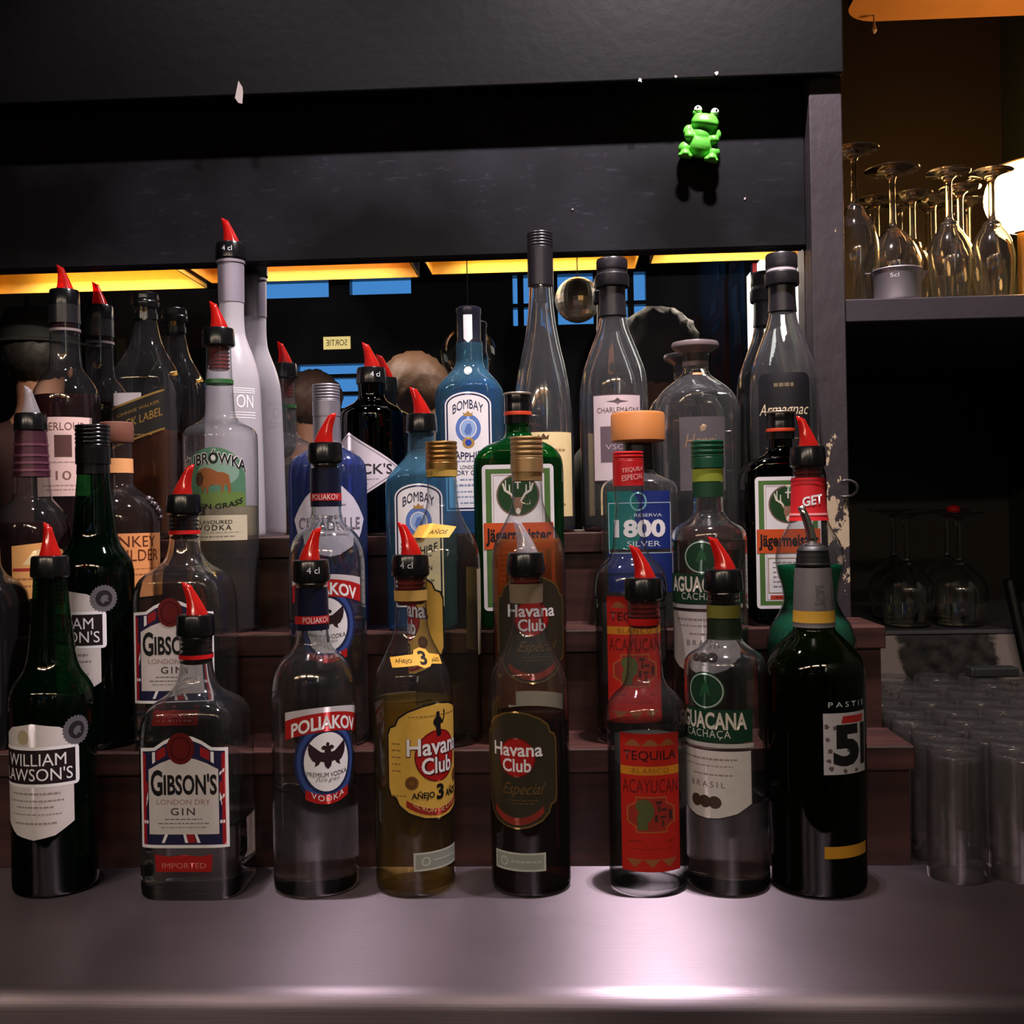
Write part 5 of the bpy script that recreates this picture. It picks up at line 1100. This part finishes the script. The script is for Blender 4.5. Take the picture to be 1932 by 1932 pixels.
tp = [(.0285, .0), (.0290, .0006), (.0288, .002), (.0262, .100), (.0252, .136), (.0246, .1392), (.0225, .140), (.006, .1393), (.0005, .1392)]
def tum_mesh():
    fin = [(.0285 + .0003, 0.0)]
    outp = [(.0278, 0), (.0285, .0006), (.0284, .004), (.0276, .05), (.0268, .10), (.0262, .131), (.0256, .1375), (.0240, .140), (.0215, .1402), (.0195, .1388), (.0005, .1386)]
    inn = [(.0005, .126), (.020, .126), (.0236, .1285), (.0247, .122), (.0258, .07), (.0268, .004), (.0274, .0005)]
    k = lambda p: [(r * .93, z * .886) for r, z in p]
    return lathe_data(k(reversed(outp)), 36, False, False), lathe_data(k(reversed(inn)), 36, False, False)
(o1, f1), (o2, f2) = tum_mesh()
tum = None; TG = 'upturned tumblers massed on the steel counter'; TL = 'upturned clear highball tumbler massed with others beside the wooden riser'
G_TUM = glass('tumbler_glass', (.90, .89, .88), .40, rough=.02, haze=.026, wob=.16, hcol=(.8, .74, .74))
for j in range(8):
    for i in range(6):
        x = XE + .0300 + i * .0555 + (.003 if j % 2 else -.001); y = 1.006 + j * .0560
        if (x - .03) / y > .452 or x > XR - .035: continue
        if tum is None:
            tum = empty('tumbler', (x, y, 0)); tag(tum, TL, 'glass', TG); from_data('outer_wall', o1, f1, G_TUM, tum); from_data('inner_wall', o2, f2, G_TUM, tum); c = tum
        else: c = copy_tree(tum)
        c['label'] = ('upturned clear tumbler of the front row at the open side of the counter' if j == 0 else 'upturned clear tumbler of the last row next to the stone ledge' if j == 7
                      else 'upturned clear tumbler standing tight against the side of the wooden riser' if i == 0 else 'upturned clear tumbler surrounded by others in the middle of the mass')
        c.location = (x + random.uniform(-.0012, .0012), y + random.uniform(-.0012, .0012), 0)
q0 = at(1903, 1092, 1.475); q1 = at(1955, 1330, 1.475); dr = (q1 - q0); k0 = (0.002 - q0.z) / dr.z; q2 = q0 + dr * k0
o = tube('bar_stick', [(q0.x - q2.x, 0, q0.z - .002), ((q0.x - q2.x) * .98, 0, (q0.z - .002) * .98), (0, 0, .004), (0, 0, 0)], [.0075, .0085, .0085, .0075], M_RUBBER, None, 4); o.location = (q2.x, 1.475, .0015); tag(o, 'black square stick leaning by the stone ledge behind the tumblers', 'stick')
q = at(1868, 1262, 1.39); o = box('black_case', -.030, .030, -.012, .012, 0, .012, M_RUBBER, None, .002); o.location = (q.x, 1.385, .1243); tag(o, 'flat black case lying on top of the massed tumblers', 'case')

# metal ring screwed into the post
q = at(1592, 922, 1.262); rg = bmesh.new(); vs_, fs = tube_data([(.0125 * math.cos(a * PI / 12) , -.006 - .006 * math.sin(a * PI / 24 + .2), .0095 * math.sin(a * PI / 12)) for a in range(-14, 9)], .0016, 8)
o = from_data('ring_hook', vs_, fs, surf('dull_iron', lin(96, 90, 90), .45, .6)); o.location = (q.x + .002, 1.262 - .001 + .004, q.z); tag(o, 'open iron ring hook screwed into the grey post', 'hook')

# ================================================================ green toy frog stuck on the black panel
fq = at(1323, 262, 1.272)
fr_ = empty('toy_frog', (fq.x, PANY - .0005, fq.z)); fr_.rotation_euler = (0, math.radians(11), 0); tag(fr_, 'small bright green toy frog stuck on the black panel', 'toy')
fb = bmesh.new()
def blob(x, y, z, rx, ry, rz): bmesh.ops.create_icosphere(fb, subdivisions=3, radius=1, matrix=Matrix.Translation((x, y, z)) @ Matrix.Diagonal((rx, ry, rz, 1)))
blob(0, -.012, -.006, .0185, .0125, .0165); blob(0, -.013, .004, .014, .012, .013); blob(.001, -.016, .0185, .0165, .0130, .0105); blob(.001, -.020, .0165, .0150, .0100, .0070)
for sx in (-1, 1):
    blob(sx * .010, -.016, .0285, .0056, .0056, .0056); blob(sx * .0165, -.013, .0065, .0062, .006, .0080); blob(sx * .0145, -.0195, -.001, .0062, .006, .0055)
    blob(sx * .0165, -.012, -.014, .0085, .009, .0085); blob(sx * .0155, -.018, -.0225, .0068, .0075, .0048); blob(sx * .0205, -.0185, -.0245, .0036, .0045, .0034); blob(sx * .0105, -.0195, -.0245, .0036, .0045, .0034)
me = bpy.data.meshes.new('body'); fb.to_mesh(me); fb.free(); o = bpy.data.objects.new('tmp', me); COL.objects.link(o)
rm = o.modifiers.new('r', 'REMESH'); rm.mode = 'VOXEL'; rm.voxel_size = .0009; sm_ = o.modifiers.new('s', 'SMOOTH'); sm_.iterations = 4; sm_.factor = .5
dg = bpy.context.evaluated_depsgraph_get(); dg.update(); me2 = bpy.data.meshes.new_from_object(o.evaluated_get(dg)); bpy.data.objects.remove(o)
me2.name = 'body'; me2.polygons.foreach_set('use_smooth', [True] * len(me2.polygons)); me2.materials.clear(); me2.materials.append(surf('green_rubber', lin(92, 190, 62), .42, var=.06, scale=60)); link(bpy.data.objects.new('body', me2), fr_)
for sx in (-1, 1):
    b = bmesh.new(); bmesh.ops.create_uvsphere(b, u_segments=20, v_segments=12, radius=.0048); e = from_bm('eye', b, surf('white_eye', lin(230, 228, 220), .3), fr_, True, (sx * .010, -.0185, .0315))
    b = bmesh.new(); bmesh.ops.create_uvsphere(b, u_segments=12, v_segments=8, radius=.0013); from_bm('pupil', b, M_BLACK, e, True, (sx * .001, -.0042, .0012))
tube('mouth', [(-.0105 + .021 * i / 10 + .001, -.0285 + .0045 * (abs(i - 5) / 5) ** 2, .0165 + .0028 * (abs(i - 5) / 5) ** 2) for i in range(11)], .0006, surf('dark_green_line', lin(40, 104, 34), .5), fr_, 6)

# ================================================================ lamps: ceiling spots over the bar, brass trough lamps over the guests
m_can = surf('black_lamp_can', (.015, .015, .016, 1), .4)
for k, (x, y, z, e, aim, cone) in enumerate(SPOTS):
    lp = empty('ceiling_spot', (x, y, z)); tag(lp, 'small black ceiling spot lamp over the back bar', 'lamp', 'ceiling spots')
    lathe('lamp_can', [(.017, .006), (.018, .006), (.018, CEILZ - z), (.016, CEILZ - z)], m_can, lp, 24, None, False, True); lathe('lens', [(.0005, .010), (.0165, .010)], surf('lens_glass', (.8, .8, .8, 1), .2), lp, 24, None, False, False)
    lname = 'bar_ceiling_spot_%d_offscreen' % (k + 1); ld = bpy.data.lights.new(lname, 'SPOT'); ld.energy = e; ld.color = SPOT_COL; ld.shadow_soft_size = .012; ld.spot_size = math.radians(cone); ld.spot_blend = .7
    lo = bpy.data.objects.new(lname, ld); link(lo, lp); lo.location = (0, 0, -.004); lo.rotation_euler = (Vector(aim) - Vector((x, y, z))).to_track_quat('-Z', 'Y').to_euler()
DT = 3.2; m_brass = surf('brass_reflector', lin(238, 190, 92), .4, .7)
glow = emit('tube_glow', (1.0, .74, .24), 14.0); glow2 = emit('tube_glow_pink', (1.0, .48, .25), 9.0)
for k, (p0, p1, ym) in enumerate(((-60, 362, 532), (370, 780, 510), (803, 1206, 493), (1233, 1530, 472))):
    a, b_ = at(p0, ym + 6, DT), at(p1, ym - 6, DT); L_ = b_.x - a.x; zc = (a.z + b_.z) / 2
    tl = empty('trough_lamp', ((a.x + b_.x) / 2, 2 * MIRY - DT, zc)); tl.rotation_euler = (0, -math.atan2(b_.z - a.z, L_) * .5, 0); tag(tl, 'long brass trough lamp hanging over the guests, seen in the mirror', 'lamp', 'brass trough lamps over the guests')
    tb = bmesh.new(); wd, hh = .14, .075
    for x0, x1, y0, y1, z0, z1 in ((-L_ / 2, L_ / 2, -wd, -wd + .004, 0, hh), (-L_ / 2, L_ / 2, wd - .004, wd, 0, hh), (-L_ / 2, -L_ / 2 + .004, -wd, wd, 0, hh), (L_ / 2 - .004, L_ / 2, -wd, wd, 0, hh), (-L_ / 2, L_ / 2, -wd, wd, hh, hh + .004)): box_bm(x0, x1, y0, y1, z0, z1, bm=tb)
    from_bm('reflector', tb, m_brass, tl)
    v, f = tube_data([(-L_ * .36, 0, .045), (L_ * .36, 0, .045)], .010, 14); from_data('light_tube', v, f, glow2 if k == 1 else glow, tl)
    lname = 'trough_lamp_%d_offscreen' % (k + 1); ld = bpy.data.lights.new(lname, 'AREA'); ld.shape = 'RECTANGLE'; ld.size = L_ * .72; ld.size_y = .02; ld.energy = TROUGH_W * L_ / .65; ld.color = TROUGH_COL
    lo = bpy.data.objects.new(lname, ld); link(lo, tl); lo.location = (0, 0, .033)
    for sx in (-1, 1): tube('rod', [(sx * L_ * .3, 0, hh), (sx * L_ * .3, 0, CEILZ - zc - .02)], .004, m_can, tl, 8)

# ================================================================ people behind the camera, seen only in the mirror
m_skin = surf('skin', lin(150, 104, 84), .55, var=.06); m_hair = surf('dark_hair', (.012, .009, .008, 1), .6, var=.3, scale=80, bump=.5, bscale=160); m_hair2 = surf('brown_hair', lin(74, 48, 30), .6, var=.3, scale=80, bump=.5, bscale=160)
def person(x, y, head_z, rz, cloth, hair, label, hat=False):
    """standing figure: one skinned body with a dressed surface, head facing local +y"""
    S = (head_z - FLOORZ) / 1.62
    V, E, R = [], [], []
    def n(p, r, par=None):
        V.append(Vector(p) * S); R.append(r * S)
        if par is not None: E.append((par, len(V) - 1))
        return len(V) - 1
    pel = n((0, 0, .95), .15); wa = n((0, 0, 1.10), .13, pel); ch = n((0, .0, 1.30), .155, wa); nk = n((0, 0, 1.46), .058, ch); hd = n((0, .01, 1.56), .078, nk); cr = n((0, .012, 1.66), .085, hd); n((0, .005, 1.735), .052, cr)
    for sx in (-1, 1):
        h_ = n((sx * .10, 0, .86), .095, pel); kn = n((sx * .11, .01, .50), .06, h_); an = n((sx * .11, -.01, .09), .042, kn); n((sx * .12, .14, .035), .036, an)
        sh_ = n((sx * .185, 0, 1.40), .066, ch); el = n((sx * .25, -.02, 1.12), .046, sh_); wr = n((sx * .25, .10, .90), .032, el); pm = n((sx * .25, .14, .83), .034, wr)
        for q, (fx, fl_) in enumerate(((-.026, .072), (-.009, .082), (.009, .078), (.026, .062))):
            f1 = n((sx * .25 + fx, .16, .80), .0095, pm); n((sx * .25 + fx, .165, .80 - fl_), .008, f1)
        t1 = n((sx * .215, .165, .84), .011, pm); n((sx * .205, .185, .80), .009, t1)
    me = bpy.data.meshes.new('body'); me.from_pydata([tuple(v) for v in V], E, []); o = bpy.data.objects.new('tmp', me); COL.objects.link(o)
    sk = o.modifiers.new('skin', 'SKIN'); sk.use_smooth_shade = True
    for i, sv in enumerate(me.skin_vertices[0].data): sv.radius = (R[i], R[i] * (.72 if i in (0, 1, 2) else 1)); sv.use_root = (i == 0)
    ss = o.modifiers.new('sub', 'SUBSURF'); ss.levels = 2; ss.render_levels = 2
    dg = bpy.context.evaluated_depsgraph_get(); dg.update(); m2 = bpy.data.meshes.new_from_object(o.evaluated_get(dg)); bpy.data.objects.remove(o)
    m2.materials.clear(); m2.materials.append(m_skin); m2.materials.append(cloth)
    for p in m2.polygons:
        c = p.center / S; p.material_index = 0 if (c.z > 1.455 or (abs(c.x) > .17 and c.z < .90)) else 1; p.use_smooth = True
    root = empty('person', (x, y, FLOORZ), rz); tag(root, label, 'person'); link(bpy.data.objects.new('body', m2), root)
    hb = bmesh.new(); bmesh.ops.create_icosphere(hb, subdivisions=4, radius=1.0)
    rnd = random.Random(int(x * 100))
    for v in hb.verts:
        k = 1 + .05 * math.sin(v.co.x * 17 + v.co.z * 11) * math.sin(v.co.y * 13 + 2) + rnd.uniform(-.025, .025)
        v.co = Vector((v.co.x * .108 * k, v.co.y * .118 * k - .018, 1.675 + v.co.z * .105 * k)) * S
    bmesh.ops.delete(hb, geom=[v for v in hb.verts if v.co.y / S > .055 and v.co.z / S < 1.69], context='VERTS')
    if hat: bmesh.ops.delete(hb, geom=[v for v in hb.verts if v.co.z / S > 1.70], context='VERTS')
    from_bm('hair', hb, hair, root, True)
    for sx in (-1, 1):
        b = bmesh.new(); bmesh.ops.create_uvsphere(b, u_segments=10, v_segments=8, radius=.012 * S); from_bm('eye', b, surf('eye_white', lin(210, 205, 200), .3), root, True, Vector((sx * .032, .083, 1.635)) * S)
        b = bmesh.new(); bmesh.ops.create_uvsphere(b, u_segments=10, v_segments=8, radius=.02 * S, matrix=Matrix.Diagonal((.5, .7, 1.3, 1))); from_bm('ear', b, m_skin, root, True, Vector((sx * .088, .0, 1.62)) * S)
    b = bmesh.new(); bmesh.ops.create_cone(b, segments=10, radius1=.017 * S, radius2=.006 * S, depth=.05 * S, matrix=Matrix.Rotation(.35, 4, 'X')); from_bm('nose', b, m_skin, root, True, Vector((0, .098, 1.605)) * S)
    b = bmesh.new(); bmesh.ops.create_uvsphere(b, u_segments=12, v_segments=8, radius=.026 * S, matrix=Matrix.Diagonal((1, .35, .28, 1))); from_bm('mouth', b, surf('lips', lin(140, 70, 66), .45), root, True, Vector((0, .080, 1.562)) * S)
    if hat:
        lathe('hat', [(.150 * S, 1.690 * S), (.152 * S, 1.696 * S), (.118 * S, 1.705 * S), (.112 * S, 1.76 * S), (.095 * S, 1.80 * S), (.04 * S, 1.812 * S)], surf('black_felt', (.008, .008, .009, 1), .8), root, 32)
    return root
q = at(1240, 690, 2 * MIRY + .22); person(q.x, -.30, q.z, PI - .3, surf('black_cloth', (.014, .013, .015, 1), .8), m_hair, 'person in black with dark curly hair, back to the bar, seen in the mirror')
q = at(786, 760, 2 * MIRY + .85); person(q.x, -.85, q.z, PI + .2, surf('brown_cloth', lin(52, 40, 36), .8), m_hair2, 'person with brown hair and brown top beyond the bar, seen in the mirror')
q = at(592, 780, 2 * MIRY + 1.5); person(q.x, -1.5, q.z, PI - .1, surf('dull_brown_cloth', lin(64, 46, 38), .8), surf('close_cropped_hair', lin(70, 48, 40), .6), 'person with close-cropped hair and dull brown top, seen in the mirror')
q = at(48, 690, 2 * MIRY + 1.0); person(q.x, -1.1, q.z, PI - .3, surf('dark_red_cloth', lin(50, 22, 24), .8), m_hair, 'person in a black felt hat and dark red top, seen in the mirror', True)

# mirror ball and glass globe hanging over the guests, seen in the mirror
q = at(1090, 566, 3.0); mb = empty('mirror_ball', (q.x, 2 * MIRY - 3.0, q.z)); tag(mb, 'silver mirror ball hanging before the far window, seen in the mirror', 'ball')
v, f = lathe_data([(max(.0005, .064 * math.sin(PI * i / 16)), -.064 * math.cos(PI * i / 16)) for i in range(17)], 28); from_data('ball', v, f, surf('mirror_tiles', (.85, .84, .78, 1), .30, .85, .1), mb, False)
tube('cord', [(0, 0, .062), (0, 0, CEILZ - q.z)], .0015, m_can, mb, 6)
q = at(884, 668, 3.0); gb = empty('glass_globe', (q.x, 2 * MIRY - 3.0, q.z)); tag(gb, 'clear glass globe pendant hanging over the guests, seen in the mirror', 'lamp')
lathe('globe', [(max(.0005, .078 * math.sin(PI * i / 20)), -.078 * math.cos(PI * i / 20)) for i in range(21)], G_STEM, gb, 32); tube('cord', [(0, 0, .077), (0, 0, CEILZ - q.z)], .0015, m_can, gb, 6)
